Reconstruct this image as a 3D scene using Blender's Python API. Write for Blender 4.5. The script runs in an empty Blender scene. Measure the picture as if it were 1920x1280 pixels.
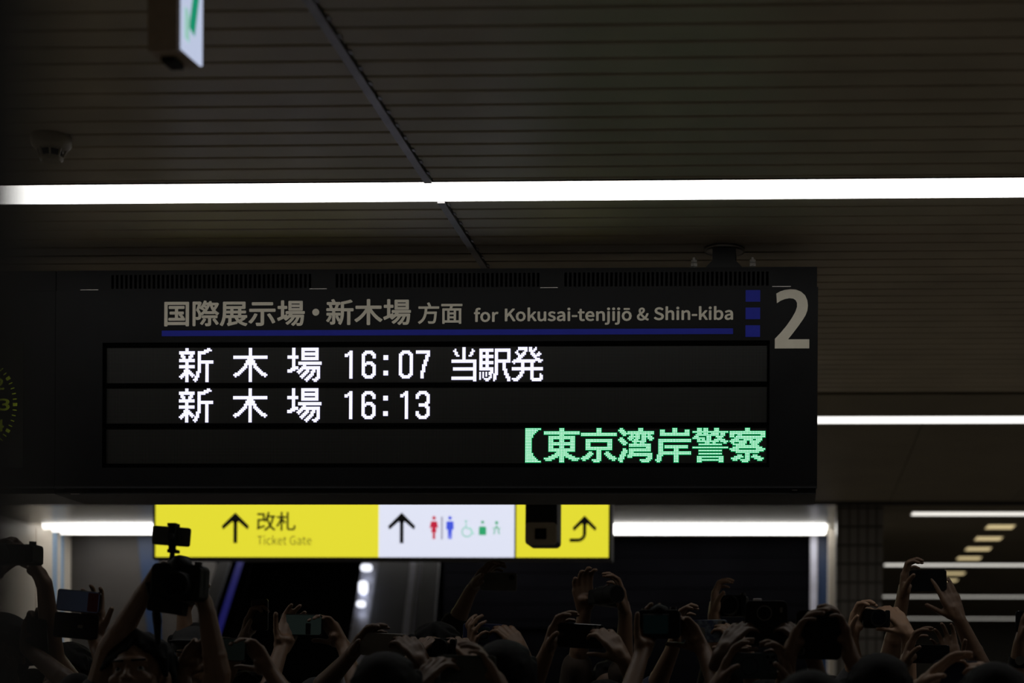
import bpy, bmesh, math, random
from mathutils import Vector, Matrix, Quaternion
random.seed(7)
SC = bpy.context.scene
COL = SC.collection
# ------------------------------------------------------------------ camera, world, exposure
CAMZ, FPX, CX, CY = 1.42, 3280.0, 1351.0, 1379.0
PSI, RHO = 0.041, 0.0055
_F = Vector((-math.sin(PSI), math.cos(PSI), 0)); _R0 = Vector((math.cos(PSI), math.sin(PSI), 0)); _Z = Vector((0, 0, 1))
_R = _R0*math.cos(RHO) + _Z*math.sin(RHO); _U = _Z*math.cos(RHO) - _R0*math.sin(RHO)
cd = bpy.data.cameras.new('camera'); cam = bpy.data.objects.new('camera', cd); COL.objects.link(cam)
cam.matrix_world = Matrix(((_R.x, _U.x, -_F.x, 0), (_R.y, _U.y, -_F.y, 0), (_R.z, _U.z, -_F.z, CAMZ), (0, 0, 0, 1)))
cd.sensor_width = 36; cd.lens = FPX/1920*36
cd.shift_x = (960-CX)/1920; cd.shift_y = (CY-640)/1920
cd.clip_start = 0.02; cd.clip_end = 200
cd.dof.use_dof = True; cd.dof.focus_distance = 6.32; cd.dof.aperture_fstop = cd.lens/31.0
SC.camera = cam
w = bpy.data.worlds.new('world'); SC.world = w; w.use_nodes = True
w.node_tree.nodes['Background'].inputs[0].default_value = (0, 0, 0, 1)
w.node_tree.nodes['Background'].inputs[1].default_value = 0
SC.view_settings.view_transform = 'Standard'; SC.view_settings.look = 'None'
SC.view_settings.exposure = 0.0; SC.view_settings.gamma = 1.0
try: SC.view_settings.use_curve_mapping = False
except Exception: pass
SC.cycles.use_denoising = True
SC.cycles.max_bounces = 8; SC.cycles.diffuse_bounces = 4
STRIP = 3.0        # radiance of the fluorescent ceiling strips
H = 1.8            # ceiling above the lens

def U(px, py, d):
    v = _F + _R*((px-CX)/FPX) + _U*((CY-py)/FPX)
    return Vector((0, 0, CAMZ)) + v*(d/v.y)

# ------------------------------------------------------------------ materials
def s2l(c):
    return tuple(((x/255)/12.92 if x <= 10 else ((x/255+.055)/1.055)**2.4) for x in c)
def mat(name, col, rough=.5, metal=0, emit=None, es=1.0, noise=.12, scale=30, bump=0, spec=.5, nosample=False):
    m = bpy.data.materials.new(name); m.use_nodes = True
    nt = m.node_tree; b = nt.nodes['Principled BSDF']
    b.inputs['Roughness'].default_value = rough; b.inputs['Metallic'].default_value = metal
    b.inputs['Specular IOR Level'].default_value = spec
    if noise or bump:
        tc = nt.nodes.new('ShaderNodeTexCoord'); n = nt.nodes.new('ShaderNodeTexNoise')
        n.inputs['Scale'].default_value = scale; nt.links.new(tc.outputs['Object'], n.inputs['Vector'])
        r = nt.nodes.new('ShaderNodeValToRGB'); c = col
        r.color_ramp.elements[0].position = .3; r.color_ramp.elements[1].position = .7
        r.color_ramp.elements[0].color = tuple(x*(1-noise) for x in c[:3])+(1,)
        r.color_ramp.elements[1].color = tuple(min(1, x*(1+noise)) for x in c[:3])+(1,)
        nt.links.new(n.outputs['Fac'], r.inputs['Fac']); nt.links.new(r.outputs['Color'], b.inputs['Base Color'])
        if bump:
            bp = nt.nodes.new('ShaderNodeBump'); bp.inputs['Strength'].default_value = bump; bp.inputs['Distance'].default_value = .002
            nt.links.new(n.outputs['Fac'], bp.inputs['Height']); nt.links.new(bp.outputs['Normal'], b.inputs['Normal'])
    else:
        b.inputs['Base Color'].default_value = tuple(col[:3])+(1,)
    if emit:
        b.inputs['Emission Color'].default_value = tuple(emit[:3])+(1,); b.inputs['Emission Strength'].default_value = es
    if nosample: m.cycles.emission_sampling = 'NONE'
    return m
M = {}
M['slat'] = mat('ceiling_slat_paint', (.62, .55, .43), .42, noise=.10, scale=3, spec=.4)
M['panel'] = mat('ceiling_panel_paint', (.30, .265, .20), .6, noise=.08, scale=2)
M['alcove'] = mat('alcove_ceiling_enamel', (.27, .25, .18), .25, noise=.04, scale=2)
M['black'] = mat('black_void', (.0015, .0015, .0015), 1, noise=0, spec=0)
M['gap'] = mat('dark_gap', (.012, .011, .01), .8, noise=.2)
M['tbar'] = mat('aluminium_joint_bar', (.36, .35, .36), .35, .6, noise=.15, scale=12)
M['tube'] = mat('lamp_diffuser', (.9, .9, .9), .4, emit=(1, .985, .95), es=STRIP, noise=0)
for _i, (_e, _c) in enumerate(((1.0, (1, .985, .95)), (3.9, (1, .985, .95)), (1.3, (1, .98, .94)), (1.05, (1, .96, .88)), (.92, (1, .96, .87)), (.52, (1, .96, .86)), (.46, (1, .96, .86)))):
    M['strip%d' % _i] = mat('lamp_diffuser_%d' % _i, (.8, .8, .8), .4, emit=_c, es=_e*STRIP/3, noise=0)
M['tube2'] = mat('alcove_lamp_tube', (.9, .9, .9), .4, emit=(1, .97, .92), es=3.6, noise=0)
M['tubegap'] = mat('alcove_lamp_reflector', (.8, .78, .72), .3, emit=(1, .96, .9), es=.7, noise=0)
M['downlight'] = mat('downlight_lens', (.8, .7, .4), .4, emit=(1, .80, .42), es=.62, noise=0)
M['floor'] = mat('floor_tile', (.44, .40, .35), .35, noise=.12, scale=3)
M['wall'] = mat('beige_wall_panel', (.86, .79, .69), .35, noise=.05, scale=1.5)
M['wallfar'] = mat('far_wall_paint', (.16, .15, .13), .6, noise=.1, scale=1)
M['wallgrey'] = mat('grey_wall_panel', (.036, .032, .030), .5, noise=.08, scale=1)
M['wallblue'] = mat('blue_wall_panel', (.012, .035, .10), .4, noise=.08, scale=2)
M['wallsky'] = mat('pale_blue_wall_strip', (.40, .56, .78), .4, noise=.08, scale=2)
M['shutter'] = mat('black_shutter', (.0035, .0035, .0045), .85, spec=0, noise=.2, scale=2)
M['sign'] = mat('sign_black_paint', (.0065, .0065, .007), .5, noise=.15, scale=8, spec=.12)
M['signlip'] = mat('sign_edge_dark', (.018, .018, .02), .35, noise=.1)
M['printw'] = mat('printed_off_white', (.66, .61, .50), .5, noise=.03)
M['blue'] = mat('printed_blue', (.02, .028, .36), .55, spec=.15, noise=.04)
M['steel'] = mat('dull_steel', (.32, .30, .28), .35, .9, noise=.1)
M['darkmetal'] = mat('black_metal', (.006, .006, .006), .55, 0, noise=.1)
M['ledw'] = mat('led_white_lit', (.3, .3, .4), .5, emit=(.93, .93, 1.0), es=1.25, noise=0, nosample=True)
M['ledwh'] = mat('led_white_halo', (.05, .05, .08), .5, emit=(.62, .60, .86), es=1.0, noise=0, nosample=True)  # emissive bluish halo painted round each white dot
M['ledg'] = mat('led_green_lit', (.2, .4, .3), .5, emit=(.74, 1.0, .86), es=1.9, noise=0, nosample=True)
M['ledgh'] = mat('led_green_halo', (.02, .08, .04), .5, emit=(.01, .42, .13), es=1.0, noise=0, nosample=True)  # emissive green halo painted round each green dot
M['yellow'] = mat('backlit_yellow', (.4, .38, .03), .4, emit=s2l((226, 218, 50)), es=.97, noise=0)
M['white'] = mat('backlit_white', (.4, .4, .42), .4, emit=s2l((222, 226, 244)), es=.97, noise=0)
M['ink'] = mat('sign_ink_black', (.01, .01, .013), .5, noise=0)
M['inkgrey'] = mat('sign_ink_small', (.10, .09, .01), .5, emit=(.24, .22, .02), es=.6, noise=0, nosample=True)
M['inkdiv'] = mat('sign_ink_grey', (.2, .2, .22), .5, emit=(.42, .42, .52), es=.9, noise=0, nosample=True)
M['inkred'] = mat('sign_ink_red', (.3, .02, .03), .5, emit=(.55, .015, .05), es=.9, noise=0, nosample=True)
M['inkblue'] = mat('sign_ink_blue', (.03, .05, .4), .5, emit=(.06, .10, .75), es=.9, noise=0, nosample=True)
M['inkgreen'] = mat('sign_ink_green', (.02, .3, .1), .5, emit=(.03, .38, .16), es=.9, noise=0, nosample=True)
M['inkpale'] = mat('sign_ink_pale_green', (.2, .4, .3), .5, emit=(.33, .60, .52), es=.9, noise=0, nosample=True)
M['exitw'] = mat('exit_sign_lit_white', (.4, .4, .42), .4, emit=s2l((186, 196, 222)), es=1.0, noise=0)
M['exitg'] = mat('exit_sign_green', (.02, .3, .15), .4, emit=s2l((22, 140, 105)), es=1.0, noise=0, nosample=True)
M['exitbody'] = mat('exit_sign_housing', (.50, .40, .30), .45, noise=.08)
M['cream'] = mat('cream_plastic', (.55, .49, .38), .4, noise=.05)
M['clock'] = mat('clock_numeral_lit', (.08, .10, .01), .5, emit=s2l((84, 92, 12)), es=2.2, noise=0, nosample=True)
M['clockface'] = mat('clock_face_dark', (.012, .014, .010), .15, noise=0, spec=.6)
M['cctv'] = mat('camera_housing_beige', (.52, .44, .32), .4, noise=.06)
M['tile'] = None
M['steelpanel'] = mat('brushed_steel_cladding', (.60, .62, .76), .38, .35, noise=.12, scale=6)
M['escgrey'] = mat('escalator_grey_panel', (.09, .095, .12), .5, 0, noise=.12, scale=3)
M['escblue'] = mat('escalator_blue_lamp', (.02, .02, .2), .5, emit=(.006, .006, .085), es=.8, noise=0)
M['reflwhite'] = mat('lamp_reflection_glow', (.8, .8, .8), .4, emit=(.85, .88, 1), es=1.5, noise=0)  # glow standing in for lamp reflections on the steel cladding
M['post'] = mat('stand_in_post_paint', (.006, .0055, .005), .7, noise=.1)  # for the added stand-in post beside the lens

# tile column: grid of joints
def tile_mat():
    m = bpy.data.materials.new('grey_column_tiles'); m.use_nodes = True; nt = m.node_tree; b = nt.nodes['Principled BSDF']
    b.inputs['Roughness'].default_value = .3
    tc = nt.nodes.new('ShaderNodeTexCoord'); sp = nt.nodes.new('ShaderNodeSeparateXYZ'); nt.links.new(tc.outputs['Object'], sp.inputs[0])
    def line(sock, pitch, w):
        a = nt.nodes.new('ShaderNodeMath'); a.operation = 'DIVIDE'; nt.links.new(sock, a.inputs[0]); a.inputs[1].default_value = pitch
        f = nt.nodes.new('ShaderNodeMath'); f.operation = 'FRACT'; nt.links.new(a.outputs[0], f.inputs[0])
        g = nt.nodes.new('ShaderNodeMath'); g.operation = 'LESS_THAN'; nt.links.new(f.outputs[0], g.inputs[0]); g.inputs[1].default_value = w
        return g.outputs[0]
    add = nt.nodes.new('ShaderNodeMath'); add.operation = 'ADD'; add.inputs[1].default_value = 0
    nt.links.new(sp.outputs['X'], add.inputs[0])
    mx = nt.nodes.new('ShaderNodeMath'); mx.operation = 'MAXIMUM'
    nt.links.new(line(add.outputs[0], .071, .22), mx.inputs[0]); nt.links.new(line(sp.outputs['Z'], .145, .14), mx.inputs[1])
    mix = nt.nodes.new('ShaderNodeMix'); mix.data_type = 'RGBA'
    mix.inputs['A'].default_value = (.34, .32, .30, 1); mix.inputs['B'].default_value = (.10, .09, .08, 1)
    nt.links.new(mx.outputs[0], mix.inputs['Factor']); nt.links.new(mix.outputs['Result'], b.inputs['Base Color'])
    return m
M['tile'] = tile_mat()
def led_mat(px, pz, ox, oz):
    m = bpy.data.materials.new('unlit_led_matrix'); m.use_nodes = True; nt = m.node_tree; b = nt.nodes['Principled BSDF']
    b.inputs['Roughness'].default_value = .45; b.inputs['Specular IOR Level'].default_value = .3
    tc = nt.nodes.new('ShaderNodeTexCoord'); sp = nt.nodes.new('ShaderNodeSeparateXYZ'); nt.links.new(tc.outputs['Object'], sp.inputs[0])
    outs = []
    for s, p, o in ((sp.outputs['X'], px, ox), (sp.outputs['Z'], pz, oz)):
        a = nt.nodes.new('ShaderNodeMath'); a.operation = 'SUBTRACT'; nt.links.new(s, a.inputs[0]); a.inputs[1].default_value = o
        d = nt.nodes.new('ShaderNodeMath'); d.operation = 'DIVIDE'; nt.links.new(a.outputs[0], d.inputs[0]); d.inputs[1].default_value = p
        f = nt.nodes.new('ShaderNodeMath'); f.operation = 'FRACT'; nt.links.new(d.outputs[0], f.inputs[0])
        h = nt.nodes.new('ShaderNodeMath'); h.operation = 'SUBTRACT'; nt.links.new(f.outputs[0], h.inputs[0]); h.inputs[1].default_value = .5
        q = nt.nodes.new('ShaderNodeMath'); q.operation = 'MULTIPLY'; nt.links.new(h.outputs[0], q.inputs[0]); nt.links.new(h.outputs[0], q.inputs[1]); outs.append(q.outputs[0])
    s = nt.nodes.new('ShaderNodeMath'); s.operation = 'ADD'; nt.links.new(outs[0], s.inputs[0]); nt.links.new(outs[1], s.inputs[1])
    l = nt.nodes.new('ShaderNodeMath'); l.operation = 'LESS_THAN'; nt.links.new(s.outputs[0], l.inputs[0]); l.inputs[1].default_value = .13
    mix = nt.nodes.new('ShaderNodeMix'); mix.data_type = 'RGBA'
    mix.inputs['A'].default_value = (.006, .006, .0055, 1); mix.inputs['B'].default_value = (.024, .023, .020, 1)
    nt.links.new(l.outputs[0], mix.inputs['Factor']); nt.links.new(mix.outputs['Result'], b.inputs['Base Color'])
    return m

# ------------------------------------------------------------------ mesh helpers
def box(bm, x0, x1, y0, y1, z0, z1, rot=None, piv=None):
    g = bmesh.ops.create_cube(bm, size=1)['verts']
    for v in g:
        v.co = Vector(((x0+x1)/2+v.co.x*(x1-x0), (y0+y1)/2+v.co.y*(y1-y0), (z0+z1)/2+v.co.z*(z1-z0)))
    if rot is not None:
        bmesh.ops.transform(bm, matrix=Matrix.Translation(piv) @ rot @ Matrix.Translation(-Vector(piv)), verts=g)
    return g
def rbox(bm, c, s, r, R=None, seg=3):
    """rounded slab, centre c, size s (x,y,z), corner radius r in the x-z outline, softened edges"""
    x, y, z = s[0]/2, s[1]/2, s[2]/2; pts = []
    for cx, cz, a0 in ((x-r, z-r, 0), (-x+r, z-r, 90), (-x+r, -z+r, 180), (x-r, -z+r, 270)):
        for k in range(seg+1):
            a = math.radians(a0+90*k/seg); pts.append((cx+r*math.cos(a), cz+r*math.sin(a)))
    e = min(.0012, y*.4, r*.5); rings = []
    for yy, k in ((-y, 1-e/min(x, z)), (-y+e, 1), (y-e, 1), (y, 1-e/min(x, z))):
        rings.append([Vector((p[0]*k, yy, p[1]*k)) for p in pts])
    R = R or Matrix.Identity(3)
    vs = [[bm.verts.new(Vector(c)+R @ p) for p in rg] for rg in rings]; n = len(pts)
    for i in range(3):
        for j in range(n): bm.faces.new((vs[i][j], vs[i][(j+1) % n], vs[i+1][(j+1) % n], vs[i+1][j]))
    bm.faces.new(vs[0][::-1]); bm.faces.new(vs[3])
def tube(bm, p0, p1, r0, r1=None, seg=16, caps=True):
    r1 = r0 if r1 is None else r1; p0 = Vector(p0); p1 = Vector(p1); d = p1-p0
    q = d.to_track_quat('Z', 'Y').to_matrix().to_4x4()
    bmesh.ops.create_cone(bm, cap_ends=caps, segments=seg, radius1=max(r0, 1e-5), radius2=max(r1, 1e-5), depth=d.length, matrix=Matrix.Translation((p0+p1)/2) @ q)
def lathe(bm, c, prof, seg=32, axis='Z'):
    rings = []
    for r, h in prof:
        rg = []
        for k in range(seg):
            a = 2*math.pi*k/seg
            v = Vector((r*math.cos(a), r*math.sin(a), h)) if axis == 'Z' else Vector((r*math.cos(a), h, r*math.sin(a)))
            rg.append(bm.verts.new(Vector(c)+v))
        rings.append(rg)
    for i in range(len(rings)-1):
        for k in range(seg): bm.faces.new((rings[i][k], rings[i][(k+1) % seg], rings[i+1][(k+1) % seg], rings[i+1][k]))
    bm.faces.new(rings[0][::-1]); bm.faces.new(rings[-1])
def prism(bm, pts, y0, y1):
    """outline pts (x,z) extruded from y0 (front) to y1"""
    a = [bm.verts.new((x, y0, z)) for x, z in pts]; b = [bm.verts.new((x, y1, z)) for x, z in pts]; n = len(pts)
    bm.faces.new(a); bm.faces.new(b[::-1])
    for i in range(n): bm.faces.new((a[i], b[i], b[(i+1) % n], a[(i+1) % n]))
def obj(name, bm, m, parent=None, smooth=False, label=None):
    bmesh.ops.recalc_face_normals(bm, faces=bm.faces)
    me = bpy.data.meshes.new(name); bm.to_mesh(me); bm.free(); me.materials.append(m)
    if smooth:
        for p in me.polygons: p.use_smooth = True
    return link(name, me, parent, label)
def link(name, me, parent=None, label=None):
    o = bpy.data.objects.new(name, me); COL.objects.link(o)
    if parent is not None:
        o.parent = parent; o.matrix_parent_inverse = MW(parent).inverted()
    if label: o['label'] = label
    return o
def MW(o):
    m = Matrix.LocRotScale(o.location, o.rotation_euler, o.scale)
    return MW(o.parent) @ o.matrix_parent_inverse @ m if o.parent else m
def thing(name, label, cat, loc=(0, 0, 0), group=None):
    o = bpy.data.objects.new(name, None); COL.objects.link(o); o.location = loc; o.empty_display_size = .05
    o['label'] = label; o['category'] = cat
    if group: o['group'] = group
    return o
def tag(o, label, cat, group=None):
    o['label'] = label; o['category'] = cat
    if group: o['group'] = group
    return o
def struct(name, bm, m, label=None, smooth=False):
    o = obj(name, bm, m, smooth=smooth); o['kind'] = 'structure'
    if label: o['label'] = label
    return o
def B(): return bmesh.new()
LAT = {}
LAT['for'] = ('05R00505x00505x01#06902P06Q02d06g02h06n02h06t02f06z02e07303306z03606s03706l03806Q03306802r05v02W05u02W05r03305R03303G00003y00C04S00k04e01Z04S02Q03y02y03G03802b02y02502Q01u01Z02500k02b00C03G00R02p00a02W00z02P01Z02W02A02p02Z03G02j03j02Z04102A04801Z04100z03j00a00002f00Q02f00Q00500w00500w02f01Y02f01Y03300w03300w03X00z03r01604201L04601S04601Z04401g04101n04Q01e04T01T04V01H04W00o04O00W04300Q03X00Q033000031',
 '00D00B00C00D00A00B00D00900A00D00800900E00700D00700800D00000H00I00000G00H00F00500E00500600E00600700E00F00400500F00300400000F00G00000200F00200300F00000100200Q00O00P00R00O00Q00R00b00O00b00N00O00R00a00b00c00N00b00d00N00c00R00Z00a00d00M00N00S00Z00R00S00Y00Z00e00M00d00T00Y00S00T00X00Y00f00M00e00f00L00M00T00W00X00g00L00f00U00W00T00g00K00L00V00K00g00U00V00W00U00K00V00J00K00U00!00y00z00!00x00y00!00w00x00!00v00w00#00s00!00s00t00!00t00u00!00u00v00!00#00r00s01000r00#01000q00r01000p00q01100p01001100o00p01200o01101200n00o01200m00n00h00m01200i00m00h00j00l00i00l00m00i00j00k00l')
LAT['Kokusai-tenjijō'] = ('0ZV0500b60500b605M0ZV05M0aI01G0a!01S0bU01!0bg02q0bU03g0a!04C0aI04O0Zd04C0Z703g0Yw02q0Z701!0Zd01S0aI01h0Zr01q0ZY02D0ZR02q0ZY03Q0Zr03q0aI03z0al03q0b203Q0b902q0b202D0al01q0Xu04w0Y304z0YB0540YD05F0YB05Q0Y305X0Xu05a0Xj05X0Xb05Q0XZ05F0Xb0540Xj04z0XK0000Xo0080Y300T0Y800#0Y804J0Xe04J0Xe00#0Xc00h0XV00U0XH00Q0XA00Q0X400R0W#00T0Wu0050X00020X90010WO04w0WZ04z0Wg0540Wj05F0Wg05Q0WZ05X0WO05a0WD05X0W505Q0W305F0W50540WD04z0W801L0We01L0We04J0W804J0Ut04w0V204z0VA0540VD05F0VA05Q0V205X0Ut05a0Ui05X0Ub05Q0UY05F0Ub0540Ui04z0UJ0000Uo0080V200T0V800#0V804J0Ue04J0Ue00#0Uc00h0UV00U0UG00Q0UA00Q0U300R0T!00T0Tu0050T#0020U90010RI01L0Ro01L0Ro03V0S303l0SK03u0Sc03y0Sw03t0T603c0TA0390TA01L0Tg01L0Tg03D0Ta03s0TG04F0Sm04O0SO04J0S30480Rm03t0Rl03t0Ri04J0RI04J0PT01G0Pr01J0Q901Q0QR01Z0QG01v0Q101n0Po01i0PW01g0P001o0Oh0290OX02i0QX02i0QY02o0QZ02u0QZ02!0QQ03k0Q004D0PN04O0Ok04C0OE03f0O202q0OE01!0Ol01S0OX0330Oh03Z0O!03t0PO03!0Pn03t0Q103Z0Q70330N701G0NJ01H0NV01K0Nh01N0Na01l0NU01j0NM01h0NF01g0Mz01k0Mq01x0Mn02F0Mn03v0Nb03v0Nb04J0Mn04J0Mn0580MN0580MJ04J0Lr04H0Lr03v0MH03v0MH02G0MM01k0Md01O0K202h0LS02h0LS0330K20330J204w0JD04z0JL0540JN05F0JL05Q0JD05X0J205a0It05X0Im05Q0Ij05F0Im0540It04z0Io01L0JI01L0JI04J0Io04J0GP01G0Gl01K0H401U0HO01h0HP01h0HS01L0Hs01L0Hs03A0Hl03p0HQ04E0Gq04O0GN04K0F!04A0Ff03#0Fs03f0G603p0GP03w0Gl03z0H703s0HJ03b0HM03D0GK0300Fk02f0FX0260Ff01f0Fy01N0GY01g0GH01j0G501t0G00280G802U0GZ02k0HM02u0HM0230H401r0Gp01j0Dx01G0EX01O0Eu01i0F00290Et02b0EX02t0E60320Do03A0DZ03L0DT03Z0DX03n0Di03x0E003#0EG03z0EU03t0Eh03k0Ex0420Eg04D0EM04L0E004O0DT04G0D603z0C#03Y0D70370DS02s0Ds02h0EA02Y0ER02N0EX0270ET01u0EH01j0Dy01f0Dd01i0DK01q0D30200Cq01g0D801T0DW01K0Ai01G0B401K0BO01W0Bh01o0Bi01o0Bk01L0C901L0C904J0Bf04J0Bf02C0BO01w0B801l0As01i0AX01n0AM0210AI02U0AI04J09o04J09o02Q09u01o0AB01P06p01L07J01L07J02707s02m08k01L09H01L08903609804J08b04J07K02l07J02l07J05h06p05h04f01G05K01S05q01!06102q05q03g05K04C04f04O03z04C03T03g03H02q03T01!03z01S04f01h04C01q03v02D03o02q03v03Q04C03q04f03z05603q05P03Q05W02q05P02D05601q00001L00W01L00W02c01C03Q02P01L02z01L01X03q02n05L02C05L00X03L00W03L00W05L00005L',
 '00B00900A00C00900B00C00M00900M00800900C00L00M00N00800M00O00800N00C00K00L00O00700800D00K00C00D00J00K00P00700O00E00J00D00E00I00J00Q00700P00Q00600700E00H00I00R00600Q00F00H00E00R00500600G00500R00F00G00H00F00500G00400500F00000200300000100200k00i00j00k00h00i00l00h00k00l00g00h00m00g00l00n00g00m00n00f00g00r00p00q00r00o00p00r00n00o00r00f00n00r00e00f00s00e00r00t00e00s00Z00X00Y00a00X00Z00a00W00X00b00W00a00b00V00W00c00V00b00c00U00V00d00U00c00d00T00U00S00T00d01401601701401501600#00z00!01000z00#01000y00z01100y01001100x00y01200x01101200w00x01300w01201300v00w00u00v01301Q01O01P01Q01N01O01R01N01Q01R01M01N01S01M01R01T01M01S01T01L01M01X01V01W01X01U01V01X01T01U01X01L01T01X01K01L01Y01K01X01Z01K01Y01F01D01E01G01D01F01G01C01D01H01C01G01H01B01C01I01B01H01I01A01B01J01A01I01J01901A01801901J01p01n01o01q01n01p01a01t01u01a01s01t01q01m01n01r01f01q01f01m01q01r01e01f01g01m01f01r01d01e01a01r01s01a01c01r01c01d01r01h01m01g01h01l01m01i01l01h01a01b01c01i01k01l01j01k01i02B02902A02B02802902C02I02B02I02J02B02J02802B02K02802J02L02802K02C02H02I02L02702802D02H02C02M02702L02D02G02H02D02M02G02D02702M02D02602702D02502602E02302D02302502D02302402502E02202302E02102202F02102E01!01y01z02F02002101#01y01!02001y01#02F01y02002F01x01y01v01x02F01v01w01x02e02c02d02e02b02c02f02b02e02f02a02b02f02Z02a02g02Z02f02h02Z02g02i02Y02h02Y02Z02h02i02X02Y02j02X02i02j02W02X02j02V02W02S02Q02R02j02U02V02k02U02j02T02Q02S02U02Q02T02k02Q02U02N02Q02k02N02P02Q02N02O02P02l02n02o02l02m02n02#03103202#03003102w02u02v02x02u02w02x02t02u02y02t02x02y02s02t02z02s02y02z02r02s02!02r02z02!02q02r02p02q02!03E03C03D03F03C03E03F03B03C03G03K03F03K03B03F03H03I03G03I03J03G03J03K03G03L03B03K03M03B03L03M03A03B03N03A03M03O03A03N03O03Z03A03Z03903A03P03Z03O03P03Y03Z03a03903Z03P03X03Y03Q03X03P03Q03W03X03Q03V03W03R03V03Q03b03703a03703903a03R03U03V03c03703b03R03T03U03T03603c03603703c03T03503603803903703R03503T03S03503R03S03403503303403S03x03v03w03x03u03v03y03u03x03y03t03u03y03p03t03p03q03t03q03r03t03r03s03t03y03o03p03z03o03y03z03n03o03z03m03n03z03l03m03!03l03z03!03k03l03!03j03k03#03j03!03#03i03j03#03h03i04003h03#04103h04004103g03h04203g04104303g04204303f03g04403f04304A04804904503f04404A04704804603f04504603e03f04A04604704B04604A04B03e04604C03e04B04C03d03e04V04T04U04V04S04T04M04K04L04M04J04K04V04R04S04W04R04V04N04H04M04H04J04M04W04Q04R04O04G04N04G04H04N04O04F04G04I04J04H04X04Q04W04X04P04Q04P04F04O04X04F04P04X04E04F04D04E04X04Y04j04k04Y04i04j04h04f04g04h04e04f04h04b04e04b04d04e04h04a04b04c04d04b04Y04h04i04Y04a04h04Y04Z04a04s04q04r04t04q04s04t05104q05104p04q04t05005105204p05105304p05204t04#05005304o04p04u04#04t04u04!04#05404o05304v04!04u04v04z04!05504o05405504n04o04v04y04z05604n05504w04y04v05604m04n04x04m05604w04x04y04w04m04x04l04m04w05705I05J05705H05I05G05E05F05G05D05E05G05A05D05A05C05D05G05905A05B05C05A05705G05H05705905G057058059')
LAT['&'] = ('01E00001g00402300E02O00T02j00G03000603J00003S00R03D00W02y00e02i00p02!01F03D01k03O02F02x02F02n01p02b01Q02N01301#01P01e01n01L02B01n02X02702v02F03N02903o01u04301T04A00!04200f03i00Y03E00a02w00g02c00p02H00Q01!00701c00001700A00Y00b00902300k01q00Z01Z00S01I00Q00u00V00c00m00V01900a01R00l01i01001x01J01W01g01601A02W01302m00#02#00z03E01103X01C03k01T03p01h03l01p03b01r03N01l03201V02n',
 '00R00P00Q00R00O00P00S00u00R00u00O00R00S00t00u00v00O00u00v00N00O00w00N00v00S00s00t00T00s00S00x00N00w00T00r00s00x00M00N00y00M00x00T00q00r00U00q00T00z00M00y00U00p00q00V00p00U00z00L00M00o00L00z00V00o00p00W00o00V00o00K00L00W00K00o00X00K00W00F00D00E00F00C00D00X00l00K00l00J00K00Y00l00X00Y00k00l00m00J00l00G00C00F00m00I00J00G00B00C00Y00j00k00Z00j00Y00n00I00m00Z00i00j00H00B00G00n00H00I00H00A00B00Z00h00i00a00h00Z00c00H00n00c00A00H00c00900A00a00g00h00d00900c00d00800900e00800d00b00g00a00e00300800300700800b00f00g00e00200300400700300f00200e00400600700b00200f00500600400b00100200000100b')
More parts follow.
